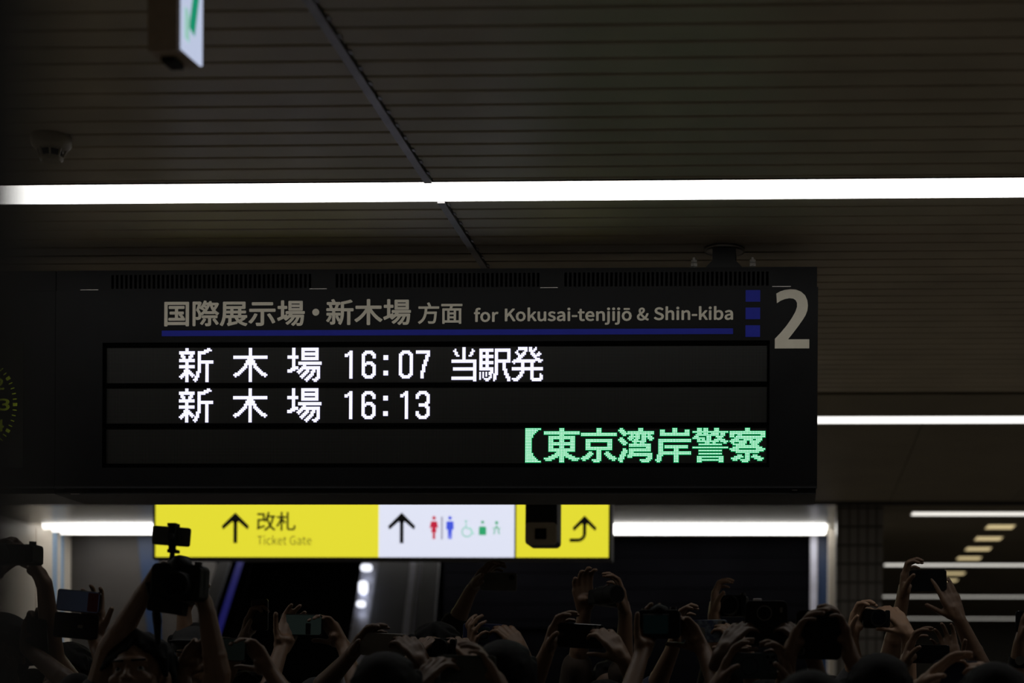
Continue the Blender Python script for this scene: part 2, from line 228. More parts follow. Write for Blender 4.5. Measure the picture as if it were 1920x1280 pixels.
LAT['Shin-kiba'] = ('0MA0000MW0040Ms00E0N900R0NA00R0ND0050Nd0050Nd01v0NW02Z0NB02!0Mb0380M80340Ll02w0LQ02l0Ld02P0Lt02Y0MB02g0MW02j0Mu02c0N402K0N701z0M501m0LV01P0LI00s0LQ00P0Lj0060MJ00Q0M200T0Ls00d0Ln00u0Lv01E0MK01T0N701e0N700p0Mr00b0Ma00T0JP0000K200C0KW00l0Ki01d0KZ02Q0KA02y0JW0380JB0340It02w0Ia02j0Ic03F0Ic04R0I604R0I60050IV0050IY00O0IZ00O0Ir00B0J70030JK00R0J600T0Is00Z0Ic00l0Ic02J0It02X0J802g0JO02j0Jr02a0K602B0KB01c0K300!0Jm00a0Gr03g0H103j0H803q0HB03#0H804A0H104H0Gr04K0Gg04H0GZ04A0GW03#0GZ03q0Gg03j0Gb0050H50050H50330Gb0330Da0050E40050E400t0Ed01W0FV0050G20050Ew01s0Fv0330FL0330E501V0E401V0E404R0Da04R0BQ01Q0Cq01Q0Cq01p0BQ01p08L00508r00508r02F09702V09N02e09f02i09!02c0A902M0AD01v0AD0050Aj0050Aj01z0Ad02c0AK02#09p03809R03309602u08p02d08o02d08l03308L03307503g07G03j07N03q07Q03#07N04A07G04H07504K06w04H06o04A06m03#06o03q06w03j06r00507L00507L03306r03303W00504000504002F04I02V04Y02e04q02i05902c05K02M05O01v05O00505u00505u01z05o02c05V02#04!03804c03304H02u03#02e04003F04004R03W04R01Q00002800A02c00a02n01902g01f02N01!01y02D01O02T01402d00p02q00j03800p03S01303f01T03j01p03g02603Y02N03M02e03g02J03x01w04601T04A00p04100N03f00C03600K02c00e02H01002401b01q01x01f02A01R02G01602900m01t00Y01Q00S01000W00e00h00J00y00000c00P00I00t005',
 '00B00900A00C00900B00C00800900D00H00C00H00800C00E00F00D00F00G00D00G00H00D00I00800H00J00800I00J00700800K00700J00L00700K00L00W00700W00600700M00W00L00M00V00W00X00600W00M00U00V00N00U00M00N00T00U00N00S00T00O00S00N00Y00400X00400600X00O00R00S00Z00400Y00O00Q00R00Q00300Z00300400Z00Q00200300500600400O00200Q00P00200O00P00100200000100P00n00l00m00n00k00l00n00j00k00h00f00g00i00f00h00i00e00f00j00!00i00!00e00i00n00x00j00x00y00j00y00z00j00z00!00j00#00e00!01000e00#01000d00e00n00w00x01100d01001100c00d01200c01101300c01201300b00c00n00p00w00p00v00w00t00b01300p00u00v00p00t00u00p00q00t00q00b00t00n00o00p00r00b00q00r00a00b00s00a00r01G01I01J01G01H01I01B01901A01C01901B01C01801901D01801C01D01701801E01701D01E01601701F01601E01F01501601401501F01K01V01W01K01U01V01T01R01S01T01Q01R01T01N01Q01N01P01Q01T01M01N01O01P01N01K01T01U01K01M01T01K01L01M01X01Z01a01X01Y01Z01q01o01p01r01o01q01b01u01v01b01t01u01r01n01o01s01g01r01g01n01r01s01f01g01h01n01g01s01e01f01b01s01t01b01d01s01d01e01s01i01n01h01i01m01n01j01m01i01b01c01d01j01l01m01k01l01j02602802902602702802101#02002201#02102201!01#02301!02202301z01!02401z02302401y01z02501y02402501x01y01w01x02502A02T02U02A02S02T02A02R02S02P02N02O02Q02N02P02Q02M02N02R02F02Q02F02M02Q02R02E02F02G02M02F02R02D02E02A02C02R02C02D02R02H02M02G02H02L02M02I02L02H02A02B02C02I02K02L02J02K02I02q02o02p02q02n02o02r02n02q02r02i02n02i02m02n02r02h02i02j02m02i02k02m02j02k02l02m02s02h02r02s02g02h02s02f02g02s02e02f02t02e02s02t02d02e02t02c02d02u02c02t02u02b02c02v02b02u02v02a02b02w02a02v02w02Z02a02x02Z02w02y02Z02x02y02Y02Z02z02Y02y02z02X02Y02!02X02z03403203302#02X02!03403103203503103402#02W02X03002W02#03503003103502W03003602W03503602V02W')
LAT['Ticket Gate'] = ('0RN0000Rl0030S40090SL00J0SA00f0Ry00X0Ri00R0RR00Q0Qx00Y0Qb00v0QS01S0SS01S0SS01X0ST01e0ST01k0SK02U0Rw02y0RH0380Qe02x0Q802P0Py01Z0Q800k0Qf00C0QR01p0Qb02J0Qv02d0RI02k0Rh02d0Rx02J0S101p0P20000PE0010PQ0040Pb0070PV00V0PO00T0PG00R0P900Q0Ot00U0Ok00h0Oh00!0Oh02f0PV02f0PV0330Oh0330Oh03u0OH03u0OD0330Nl0310Nl02f0OC02f0OC00#0OH00U0OY0080Lj0000M30040MO00E0Mi00R0Mj00R0Mm0050NA0050NA01v0N302Z0Mk02!0M80380Lh0340LI02w0Kz02l0LA02P0LQ02Y0Lj02g0M302j0MR02c0Md02K0Mg01z0Le01m0L201P0Kr00s0Kz00P0LG0060Ls00Q0Lb00T0LP00d0LK00u0LS01E0Lt01T0Mg01e0Mg00p0MO00b0M700T0Iu0000JO0040Jp00E0K700U0K702A0Io02A0Io01l0Jf01l0Jf00h0JT00Z0JD00U0Ix00S0IC00f0Hl01E0Hb0260Hm02z0ID03X0Iw03j0JH03g0JZ03X0Jo03L0K303g0Jo03v0JP0450Iv04A0Hz03w0HJ03C0H40250HJ00z0Hy00G0Ev0000F50010FH0040FS0070FM00V0FF00T0F700R0F000Q0El00U0Eb00h0EZ00!0EZ02f0FM02f0FM0330EZ0330EZ03u0E803u0E50330Dc0310Dc02f0E302f0E300#0E800U0EP0080C80000CW0030Cr0090D700J0Cx00f0Cj00X0CT00R0CC00Q0Bi00Y0BM00v0BD01S0DD01S0DE01X0DE01e0DE01k0D502U0Ci02y0C20380BP02x0Aw02P0Aj01Z0Aw00k0BQ00C0BC01p0BM02J0Bg02d0C302k0CS02d0Cj02J0Co01p07w00508P00508P00t08z01W09r0050AO00509G01s0AF03309h03308R01V08P01V08P04R07w04R06I00006f00306z00B07G00O07200k06r00a06c00T06L00R05s00a05Y00z05Q01Z05Y02A05t02Z06M02j06a02h06n02b06y02S07C02n06z02y06h03406L03805d02y05602Q04v01Z05500k05b00C03t03g04203j04A03q04D03#04A04A04204H03t04K03i04H03b04A03Y03#03b03q03i03j03d00504700504703303d03301E00501k00501k03g02y03g02y04500004500003g01E03g',
 '00I00G00H00I00F00G00J00P00I00P00Q00I00Q00F00I00R00F00Q00S00F00R00J00O00P00S00E00F00K00O00J00T00E00S00K00N00O00K00T00N00K00E00T00K00D00E00K00C00D00L00A00K00A00C00K00A00B00C00L00900A00L00800900M00800L00500300400M00700800600300500700300600M00300700M00200300000200M00000100200l00j00k00l00i00j00m00i00l00m00h00i00m00g00h00n00g00m00o00g00n00p00f00o00f00g00o00p00e00f00q00e00p00q00d00e00q00c00d00Z00X00Y00q00b00c00r00b00q00a00X00Z00b00X00a00r00X00b00U00X00r00U00W00X00U00V00W01100#01001200#01101200!00#01301701201700!01201401501301501601301601701301800!01701900!01801900z00!01A00z01901B00z01A01B01M00z01M00y00z01C01M01B01C01L01M01N00y01M01C01K01L01D01K01C01D01J01K01D01I01J01E01I01D01O00w01N00w00y01N01E01H01I01P00w01O01E01G01H01G00v01P00v00w01P01G00u00v00x00y00w01E00u01G01F00u01E01F00t00u00s00t01F01p01n01o01p01m01n01q01g01p01g01h01p01h01m01p01h01l01m01i01l01h01i01j01l01j01k01l01q01f01g01r01f01q01r01e01f01W01U01V01W01X01U01X01T01U01r01d01e01s01d01r01Y01T01X01s01c01d01t01c01s01Z01T01Y01t01b01c01a01T01Z01b01T01a01b01S01T01t01S01b01Q01S01t01Q01R01S02902702802902602702A02602902A02502602A02402502B02402A02C02402B02D02302C02302402C02D02202302E02202D02E02102202E02002101z01x01y02E01#02002F01#02E01!01x01z01#01x01!02F01x01#01u01x02F01u01w01x01u01v01w02Y02W02X02Y02V02W02Z02f02Y02f02g02Y02g02V02Y02h02V02g02i02V02h02Z02e02f02i02U02V02a02e02Z02j02U02i02a02d02e02a02j02d02a02U02j02a02T02U02a02S02T02b02Q02a02Q02S02a02Q02R02S02b02P02Q02b02O02P02c02O02b02L02J02K02c02N02O02M02J02L02N02J02M02c02J02N02c02I02J02G02I02c02G02H02I02k02v02w02k02u02v02t02r02s02t02q02r02t02n02q02n02p02q02t02m02n02o02p02n02k02t02u02k02m02t02k02l02m03G03E03F03G03D03E03G03C03D03H03803G03803C03G03803903C03903A03C03A03B03C03H03703803H03603703I03603H03I03503603J03503I03J03403503J03303403K03303J03002!02#03102!03003K03203303202!03103K02!03203K02z02!02x02z03K02x02y02z03X03Z03a03X03Y03Z03S03Q03R03T03Q03S03T03P03Q03U03P03T03U03O03P03V03O03U03V03N03O03W03N03V03W03M03N03L03M03W03h03f03g03h03e03f03i03e03h03b03d03i03d03e03i03b03c03d')
_AL = '0123456789ABCDEFGHIJKLMNOPQRSTUVWXYZabcdefghijklmnopqrstuvwxyz!#'
def _dec(s): return [(_AL.index(s[i])*64+_AL.index(s[i+1]))*64+_AL.index(s[i+2]) for i in range(0, len(s), 3)]
def text_mesh(body, x0, x1, z0, z1, y, bold=0.0, ex=.0006):
    """lettering as thin raised shapes fitted to the box x0..x1, z0..z1 on the plane y (front facing -Y); bold widens the strokes (metres)"""
    if body in LAT:
        a, t = _dec(LAT[body][0]), _dec(LAT[body][1])
        vs = [(a[i]/1000, a[i+1]/1000) for i in range(0, len(a), 2)]; fs = [t[i:i+3] for i in range(0, len(t), 3)]
    else:
        cu = bpy.data.curves.new('lettering', 'FONT'); cu.body = body; cu.size = 1; cu.resolution_u = 6; cu.fill_mode = 'FRONT'
        o = bpy.data.objects.new('lettering', cu); COL.objects.link(o); bpy.context.view_layer.update()
        me = bpy.data.meshes.new_from_object(o.evaluated_get(bpy.context.evaluated_depsgraph_get()))
        bpy.data.objects.remove(o); bpy.data.curves.remove(cu)
        vs = [(v.co.x, v.co.y) for v in me.vertices]; fs = [list(p.vertices) for p in me.polygons]; bpy.data.meshes.remove(me)
    xs = [v[0] for v in vs]; zs = [v[1] for v in vs]; ax, bx, az, bz = min(xs), max(xs), min(zs), max(zs)
    x0 += bold; x1 -= bold; z0 += bold; z1 -= bold
    bm = B(); offs = [(0, 0)]+([(bold*math.cos(k*math.pi/4), bold*math.sin(k*math.pi/4)) for k in range(8)] if bold else [])
    for i, (ox, oz) in enumerate(offs):
        for yy in (y-ex-i*2e-6,):
            V = [bm.verts.new((x0+(a-ax)/(bx-ax)*(x1-x0)+ox, yy, z0+(c-az)/(bz-az)*(z1-z0)+oz)) for a, c in vs]
            for f in fs:
                if len(set(f)) == len(f):
                    try: bm.faces.new([V[k] for k in f])
                    except ValueError: pass
    if not bold:
        r = bmesh.ops.extrude_face_region(bm, geom=list(bm.faces))
        for g in r['geom']:
            if isinstance(g, bmesh.types.BMVert): g.co.y += ex*.8
    return bm
# ------------------------------------------------------------------ building
CZ = CAMZ+H; XL, XR, Y0, Y1 = -6.62, 10.6, -5.0, 28.0
def dz(py): return 5904.0/(CY-py)            # distance of the ceiling seen at image height py
b = B(); box(b, XL-.2, XR+.2, Y0-.2, Y1+.2, -.2, 0); struct('floor', b, M['floor'])
b = B(); box(b, XL-.2, XL, Y0-.2, Y1+.2, 0, CZ+.3)
for k in range(34):                                             # proud cladding panels with shadow joints
    box(b, XL-.005, XL+.012, Y0+k, Y0+k+.985, .1, CZ-.02)
struct('wall_left', b, M['wall'])
b = B(); box(b, XR, XR+.2, Y0-.2, Y1+.2, 0, CZ+.3); struct('wall_right', b, M['wallfar'])
b = B(); box(b, XL, XR, Y0-.2, Y0, 0, CZ+.3); struct('wall_front', b, M['wallfar'])
b = B(); box(b, XL, XR, Y1, Y1+.2, 0, CZ+.3); struct('wall_back', b, M['wallfar'])
# slatted ceiling, cut by the joint bar and the lamp channels
P0 = dz(9); PITCH = .11
lamps = [(1.51, 1.66), (5.712, 5.857), (9.905, 10.075), (14.11, 14.27), (18.32, 18.48), (22.47, 22.63), (26.62, 26.78)]
LX0 = .956                                      # the far lamps begin here
jx = -1.188
b = B()
def slat(bm, y0, y1, xa, xb):
    e = .004
    prof = [(y0, CZ+.03), (y0, CZ+e), (y0+e*.4, CZ+e*.4), (y0+e, CZ), (y1-e, CZ), (y1-e*.4, CZ+e*.4), (y1, CZ+e), (y1, CZ+.03)]
    A = [bm.verts.new((xa, y, z)) for y, z in prof]; C = [bm.verts.new((xb, y, z)) for y, z in prof]
    for i in range(7): bm.faces.new((A[i], A[i+1], C[i+1], C[i]))
    bm.faces.new(A); bm.faces.new(C[::-1])
segs = []; n = -84
while True:
    y = P0+n*PITCH; n += 1
    if y > 9.15: break
    if y < Y0+.1: continue
    a, c = y+.006, y+PITCH-.006
    hit = False
    for l0, l1 in lamps:
        l0 -= .06; l1 += .006
        if a < l1 and c > l0:
            hit = True
            if a < l0-.01: segs.append((a, l0))
            if c > l1+.01: segs.append((l1, c))
    if not hit: segs.append((a, min(c, 9.17)))
for a, c in segs:
    slat(b, a, c, XL+.01, jx-.016); slat(b, a, c, jx+.011, XR-.01)
struct('ceiling', b, M['slat'])
b = B(); box(b, XL, XR, Y0, 9.17, CZ+.028, CZ+.06); struct('trim_12', b, M['black'], 'black backing sheet painting the shade between the slats')  # black sheet stands in for the shade seen through the slat gaps
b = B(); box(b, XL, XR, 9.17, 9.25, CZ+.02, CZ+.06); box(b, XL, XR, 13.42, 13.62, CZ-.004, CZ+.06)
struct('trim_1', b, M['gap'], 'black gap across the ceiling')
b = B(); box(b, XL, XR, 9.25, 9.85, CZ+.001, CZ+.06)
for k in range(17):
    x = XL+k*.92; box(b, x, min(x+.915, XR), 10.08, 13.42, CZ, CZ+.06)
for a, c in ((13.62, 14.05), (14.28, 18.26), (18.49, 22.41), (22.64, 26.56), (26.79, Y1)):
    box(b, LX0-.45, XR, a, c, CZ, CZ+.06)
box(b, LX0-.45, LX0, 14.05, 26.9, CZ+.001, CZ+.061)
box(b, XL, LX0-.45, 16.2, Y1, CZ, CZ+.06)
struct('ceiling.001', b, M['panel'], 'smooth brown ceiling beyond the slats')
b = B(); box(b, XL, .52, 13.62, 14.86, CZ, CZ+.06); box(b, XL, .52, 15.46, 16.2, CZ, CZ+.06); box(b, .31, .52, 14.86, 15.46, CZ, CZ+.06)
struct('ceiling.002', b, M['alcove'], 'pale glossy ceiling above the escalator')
# joint bar running away from the viewer
b = B(); 
for ya, yb in ((Y0+.1, 1.45), (1.67, 5.652), (5.862, 9.16)): box(b, jx-.019, jx+.006, ya, yb, CZ-.008, CZ+.03); box(b, jx-.022, jx-.019, ya, yb, CZ-.003, CZ+.02)
for a, c in segs:
    if c-a > .06: box(b, jx+.009, jx+.017, a+.025, a+.05, CZ-.004, CZ+.004)
struct('trim_2', b, M['tbar'], 'metal joint bar crossing the slats')

# ------------------------------------------------------------------ ceiling lamps
lab = {5.712: 'long white ceiling light strip just above the departure board, brightest of all',
       9.905: 'white ceiling light strip seen directly right of the departure board',
       14.11: 'white ceiling light strip above the yellow square downlights, third from the front',
       18.32: 'white ceiling light strip right of the tiled column, just above the two raised arms',
       22.47: 'thin white ceiling light strip behind the raised hands, second from farthest',
       26.62: 'farthest and lowest of the thin white ceiling light strips',
       1.51: 'white ceiling light strip overhead, before the slats in view',
       }
for l0, l1 in lamps:
    xa = XL+.02 if l0 < 13 else LX0
    t = thing('ceiling_light', lab[l0], 'ceiling light', ((xa+XR)/2, (l0+l1)/2, CZ), 'ceiling light strips')
    b = B(); box(b, xa, XR-.02, l0, l1, CZ-.003, CZ+.02); obj('diffuser', b, M['strip%d' % lamps.index((l0, l1))], t)
    b = B(); box(b, xa, XR-.02, l0-.052, l0-.002, CZ+.022, CZ+.05); box(b, xa, XR-.02, l0-.058, l0-.053, CZ-.002, CZ+.04)
    box(b, xa, XR-.02, l1+.0005, l1+.005, CZ-.001, CZ+.04); box(b, xa, XR-.02, l0-.05, l1, CZ+.03, CZ+.05)
    obj('channel', b, M['darkmetal'], t)
t = thing('alcove_light', 'broad three-tube ceiling light over the escalator, behind the yellow sign', 'ceiling light', (-3, 15.16, CZ))
b = B(); box(b, -6.56, .30, 14.87, 15.45, CZ+.02, CZ+.05); obj('reflector', b, M['tubegap'], t)
for k in range(3):
    b = B(); yy = 14.97+k*.19
    tube(b, (-6.53, yy, CZ+.012), (.28, yy, CZ+.012), .045, seg=14); obj('lamp_tube', b, M['tube2'], t, True)
for k, py in enumerate((984, 1006, 1025, 1043, 1069, 1083, 1097)):
    y = (14.95, 15.83, 16.70, 17.57, 19.2, 20.05, 20.9)[k]
    nm = ('nearest and highest', 'second', 'third', 'fourth', 'fifth', 'sixth', 'farthest')[k]
    t = thing('downlight', 'square yellow downlight in the ceiling at right, %s of its row' % nm, 'downlight', (1.755, y, CZ), 'row of yellow square downlights')
    b = B(); box(b, 1.64, 1.87, y-.15, y+.15, CZ-.012, CZ-.004); obj('lens', b, M['downlight'], t)
    b = B()
    for q in ((1.625, 1.64, y-.165, y+.165), (1.87, 1.885, y-.165, y+.165), (1.64, 1.87, y-.165, y-.15), (1.64, 1.87, y+.15, y+.165)): box(b, q[0], q[1], q[2], q[3], CZ-.014, CZ+.001)
    obj('frame', b, M['cream'], t)

# ------------------------------------------------------------------ smoke detector and exit sign
c = U(97, 250, 5.2); c.z = CZ
t = thing('smoke_detector', 'round cream smoke detector on the slatted ceiling at left', 'smoke detector', c)
b = B(); lathe(b, c, [(.058, .002), (.058, -.026), (.055, -.031), (.046, -.042)][::-1]); obj('base', b, M['cream'], t, True)
b = B(); lathe(b, c, [(.030, -.043), (.030, -.064)]); obj('sensor_chamber', b, M['gap'], t, True)
b = B(); lathe(b, c, [(.034, -.063), (.034, -.070), (.028, -.075)][::-1])
for k in range(8):
    a = k*math.pi/4+.3; tube(b, c+Vector((.042*math.cos(a), .042*math.sin(a), -.040)), c+Vector((.031*math.cos(a), .031*math.sin(a), -.067)), .0035, seg=6)
obj('cover', b, M['cream'], t)
d0 = 3.9; p = U(341, 92, d0); q = U(378, 122, d0*1.0265)
zt = CZ-.05
dirv = Vector((q.x-p.x, q.y-p.y, 0)); L = dirv.length; dirv.normalize(); nrm = Vector((dirv.y, -dirv.x, 0))
t = thing('exit_sign', 'small lit white and green exit sign hanging at the top left', 'exit sign', (p.x, p.y, CZ))
zb = p.z; a0 = p-nrm*.078
b = B()
def ext(bm, base, u, lu, v, lv, z0, z1):
    pts = [base, base+u*lu, base+u*lu+v*lv, base+v*lv]
    lo = [bm.verts.new((k.x, k.y, z0)) for k in pts]; hi = [bm.verts.new((k.x, k.y, z1)) for k in pts]
    bm.faces.new(lo); bm.faces.new(hi[::-1])
    for i in range(4): bm.faces.new((lo[i], lo[(i+1) % 4], hi[(i+1) % 4], hi[i]))
ext(b, a0-nrm*.004+dirv*.0, dirv, L+.004, nrm, .078, zb, zt)
ext(b, a0+nrm*.01-dirv*.006, dirv, .02, nrm, .06, zb-.004, zt-.01)
obj('housing', b, M['exitbody'], t)
b = B(); ext(b, a0+nrm*.03+dirv*.02, dirv, .03, nrm, .03, zt-.005, CZ+.002); obj('hanger', b, M['exitbody'], t)
b = B(); ext(b, a0+nrm*.012+dirv*(L*.35), dirv, L*.5, nrm, .03, zb-.012, zb+.001); obj('latch', b, M['gap'], t)
b = B(); ext(b, p-nrm*.004, dirv, L, nrm, .006, zb+.0005, zt-.004); pane = obj('lit_panel', b, M['exitw'], t)
def exitpoly(pts):
    bm = B(); f = p+nrm*.0022
    lo = [bm.verts.new((f+dirv*(u*L)).to_tuple()[:2]+(zb+v,)) for u, v in pts]
    hi = [bm.verts.new((f+nrm*.0008+dirv*(u*L)).to_tuple()[:2]+(zb+v,)) for u, v in pts]
    bm.faces.new(lo); bm.faces.new(hi[::-1])
    for i in range(len(pts)): bm.faces.new((lo[i], lo[(i+1) % len(pts)], hi[(i+1) % len(pts)], hi[i]))
    return bm
obj('green_symbol', exitpoly([(.30, .062), (.58, .052), (.99, .235), (.66, .235), (.56, .17)]), M['exitg'], pane)
obj('green_symbol', exitpoly([(.08, .03), (.30, .025), (.32, .085), (.22, .10), (.08, .10)]), M['inkpale'], pane)

# ------------------------------------------------------------------ departure board
SD = 6.30
def SX(px): return U(px, 700, SD).x
def SZ(py): return U(850, py, SD).z
ctr = Vector((SX(818), SD+.15, CZ))
bd = thing('departure_board', 'long black hanging departure board with white and green LED characters', 'departure board', ctr)
def sbox(bm, x0, x1, y0, y1, f, k): box(bm, SX(x0), SX(x1), f, k, SZ(y1), SZ(y0))
b = B(); sbox(b, 104.5, 1531, 506, 922, SD+.03, SD+.30); obj('housing', b, M['sign'], bd)
b = B(); sbox(b, 104, 1533, 541, 640, SD, SD+.031); sbox(b, 104, 192, 640, 876, SD, SD+.031); sbox(b, 1443, 1533, 640, 876, SD, SD+.031); sbox(b, 104, 1533, 876, 911, SD, SD+.031)
obj('front_panel', b, M['sign'], bd)
b = B(); sbox(b, 104.5, 1531, 503, 511.5, SD+.004, SD+.06); sbox(b, 104.5, 1531, 537.5, 540.4, SD+.004, SD+.06)
spans = [(207, 582, 44), (628, 1010, 45), (1057, 1440, 45)]; prev = 104.5
for a, c, n in spans:
    sbox(b, prev, a, 511.5, 537.5, SD+.004, SD+.06); pt = (c-a)/(n-.45)
    for k in range(n-1): sbox(b, a+k*pt+pt*.55, a+(k+1)*pt, 511.5, 537.5, SD+.004, SD+.06)
    prev = c
sbox(b, prev, 1531, 511.5, 537.5, SD+.004, SD+.06); obj('vent_panel', b, M['sign'], bd)
b = B(); sbox(b, 200, 1445, 510, 538.5, SD+.03, SD+.035); obj('vent_recess', b, M['black'], bd)
b = B(); sbox(b, 103.8, 1533, 911.5, 915.5, SD-.006, SD+.03); obj('bottom_lip', b, M['signlip'], bd)
b = B(); sbox(b, 104, 1531, 916, 926, SD+.003, SD+.29); obj('base_rail', b, M['darkmetal'], bd)
for a, c, y in ((150, 184, 540.3), (580, 612, 540.3), (1012, 1045, 540.3), (1447, 1482, 540.3), (107, 122, 915.8), (134, 150, 925.6), (1486, 1496, 918.8)):
    b = B(); sbox(b, a, c, y-.5, y+.5, SD-.003, SD+.004); obj('latch', b, M['steel'], bd)
# LED rows
LP = 2.905
b = B()
for a, c in ((640, 646.6), (716.0, 722.8), (792.2, 799), (867.9, 876)): sbox(b, 192, 1443, a, c, SD+.004, SD+.031)
sbox(b, 192, 197.6, 640, 876, SD+.004, SD+.031); sbox(b, 1438, 1443, 640, 876, SD+.004, SD+.031)
obj('display_frame', b, M['black'], bd)
lm = led_mat(SX(1000+LP)-SX(1000), SZ(700)-SZ(700+LP), SX(197.9), SZ(646.7))
rows_top = [646.7, 722.9, 799.1]
led_rows = []
for r, y0 in enumerate(rows_top):
    b = B(); sbox(b, 197.6, 1438, y0-.1, y0+69.4, SD+.010, SD+.03)
    led_rows.append(obj('led_row', b, lm, bd, label=('upper', 'middle', 'lower')[r]+' dark LED row'))
G = {}
def glyph(s): return [[tuple(int(x) for x in (t.split('-') if '-' in t else (t, t))) for t in r.split(',') if t] for r in s.split(';')]
G['新'] = glyph('4-5,18-19;4-5,16-20;0-9,12-18;0-9,12-16;1-2,7-8,12-13;1-3,6-8,12-13;2-3,6-7,12-13;0-9,12-13;0-9,12-21;4-5,12-21;4-5,12-13,17-18;0-9,12-13,17-18;0-9,12-13,17-18;4-5,12-13,17-18;3-6,12-13,17-18;3-7,11-13,17-18;2-8,11-12,17-18;1-5,7-9,11-12,17-18;0-2,4-5,8,10-12,17-18;1,4-5,10-11,17-18;4-5,9-11,17-18;4-5,10,17-18')
G['木'] = glyph('10-11;10-11;10-11;10-11;10-11;0-21;0-21;9-12;8-13;8-13;7-14;7-8,10-11,13-14;6-8,10-11,13-15;5-7,10-11,14-16;4-6,10-11,15-17;3-5,10-11,16-18;1-4,10-11,17-20;0-3,10-11,18-21;1,10-11,20;10-11;10-11;10-11')
G['場'] = glyph('3-4,9-19;3-4,9-19;3-4,9-10,18-19;3-4,9-19;3-4,9-19;0-6,9-10,18-19;0-6,9-19;3-4,9-19;3-4;3-4,7-21;3-4,7-21;3-4,10-11;3-6,9-20;2-6,8-20;0-4,7-9,12-13,16-17,19-20;0-2,6-8,11-13,15-17,19-20;7,10-12,15-16,19-20;9-11,14-16,19-20;8-10,13-15,19-20;9,12-14,18-20;11-13,16-19;12,17-18')
G['1'] = glyph(';;3-4;2-4;0-4;0-1,3-4'+';3-4'*14)
G['6'] = glyph(';;2-6;1-7;0-2,6-8;0-1,7-8;0-1,7-8;0-1;0-1;0-1,3-6;0-7;0-2,6-8'+';0-1,7-8'*5+';0-2,6-8;1-7;2-6')
G[':'] = glyph(';;;;;0-2;0-2;0-2;;;;;;;;0-2;0-2;0-2')
G['0'] = glyph(';;2-6;1-7;0-2,6-8'+';0-1,7-8'*12+';0-2,6-8;1-7;2-6')
G['7'] = glyph(';;0-8;0-8;7-8;6-8;6-7;6-7;5-7;5-6;5-6;4-6;4-5;4-5;4-5;3-5;3-4;3-4;3-4;3-4')
G['3'] = glyph(';;2-6;1-7;0-2,6-8;0-1,7-8;0-1,7-8;7-8;7-8;6-8;2-7;2-7;6-8;7-8;7-8;0-1,7-8;0-1,7-8;0-2,6-8;1-7;2-6')
G['当'] = glyph('7-8;2,7-8,13;1-2,7-8,13-14;2-3,7-8,12-13;2-3,7-8,12-13;3-4,7-8,11-12;7-8;7-8;0-15;0-15;14-15;14-15;14-15;1-15;1-15;14-15;14-15;14-15;14-15;0-15;0-15;14-15')
G['駅'] = glyph(';0-8,10-19;0-8,10-19;0-1,4-5,10-11,18-19;0-1,4-5,10-11,18-19;0-8,10-11,18-19;0-8,10-11,18-19;0-1,4-5,10-11,18-19;0-1,4-5,10-19;0-8,10-19;0-8,10-11,15-16;0-1,4-5,10-11,15-16;0-1,4-5,10-11,15-16;0-8,10-11,15-16;0-8,10-11,15-17;7-8,10-11,16-17;0,2,4,6-8,10-11,16-17;0,2,4,6-7,9-11,16-18;0,2,4,7,9-10,17-18;0,2,6-7,9-10,17-19;0,3-6,9-10,18-19;4-5,9,18-19')
G['発'] = glyph('4-9,11-12,15;4-9,11-12,14-15;3,8-9,11-14;2-3,7-8,12-13,17;3-4,6-8,12-14,16-18;4-7,13-17;4-6,14-15;3-5,15-17;1-19;0-14,17-18;1,6-7,12-13;6-7,12-13;6-7,12-13;0-19;0-19;6-7,12-13;5-7,12-13;5-6,12-13,18;4-6,12-13,18-19;3-5,12-13,18-19;0-4,12-19;1-3,13-18')
G['【'] = glyph('0-9;0-7;0-6;0-5;0-4;0-4'+';0-3'*10+';0-4;0-4;0-5;0-6;0-7;0-9')
G['東'] = glyph('10-12;10-12;0-22;0-22;10-12;3-19;3-19;3-5,10-12,17-19;3-5,10-12,17-19;3-19;3-19;3-5,10-12,17-19;3-5,10-12,17-19;3-19;3-19;8-14;7-15;5-17;3-8,10-12,14-19;0-6,10-12,16-22;1-4,10-12,18-21;10-12')
G['京'] = glyph('10-12;10-12;10-12;0-22;0-22;;;3-19;3-19;3-5,17-19;3-5,17-19;3-5,17-19;3-19;3-19;10-12;5-6,10-12,16-17;4-7,10-12,15-18;3-6,10-12,16-19;1-5,10-12,17-21;0-4,10-12,18-22;1-2,7-12,20-21;8-11')
G['湾'] = glyph('1-2,13-15;0-3,13-15;1-4,6-22;2-22;3-4,8-9,11-13,15-17,19-20;7-13,15-21;1-2,6-9,11-13,15-17,19-22;0-3,7-8,10-12,15-17,20-21;1-4,9-17;2-5,10-11,14-16;3-4,7-20;7-20;18-20;3-4,7-20;3-5,7-20;2-5,7-9;2-4,7-21;1-4,6-21;1-3,6-8,19-21;0-3,18-21;0-2,14-20;1-2,15-19')
G['岸'] = glyph('11-13;3-5,11-13,19-21;3-5,11-13,19-21;3-21;3-21;;;2-22;2-22;2-4;2-4;2-4,6-20;2-4,6-20;2-4,12-14;2-4,12-14;2-22;2-22;1-4,12-14;1-3,12-14;1-3,12-14;0-3,12-14;1-2,12-14')
G['警'] = glyph('3-5,7-9,14-16;3-5,7-9,14-16;0-22;3-5,7-9,12-16,18-20;2-16,18-20;1-3,9-11,15-19;0-7,9-11,16-18;3-4,6-7,9-11,14-20;3-16,18-22;8-10,13-14,20-21;4-18;;0-22;;4-18;;4-18;;3-19;3-5,17-19;3-19;3-5,17-19')
G['察'] = glyph('10-12;10-12;0-22;0-22;0-2,5-7,20-22;0-2,4-22;3-20;1-5,9-14,17-20;0-10,13-19;1-2,6-10,13-18;2-9,14-17;4-18;2-20;0-5,17-22;1-21;4-18;10-12;5-7,10-12,15-17;3-8,10-12,14-19;1-6,10-12,16-21;2-4,7-12,18-20;8-11')
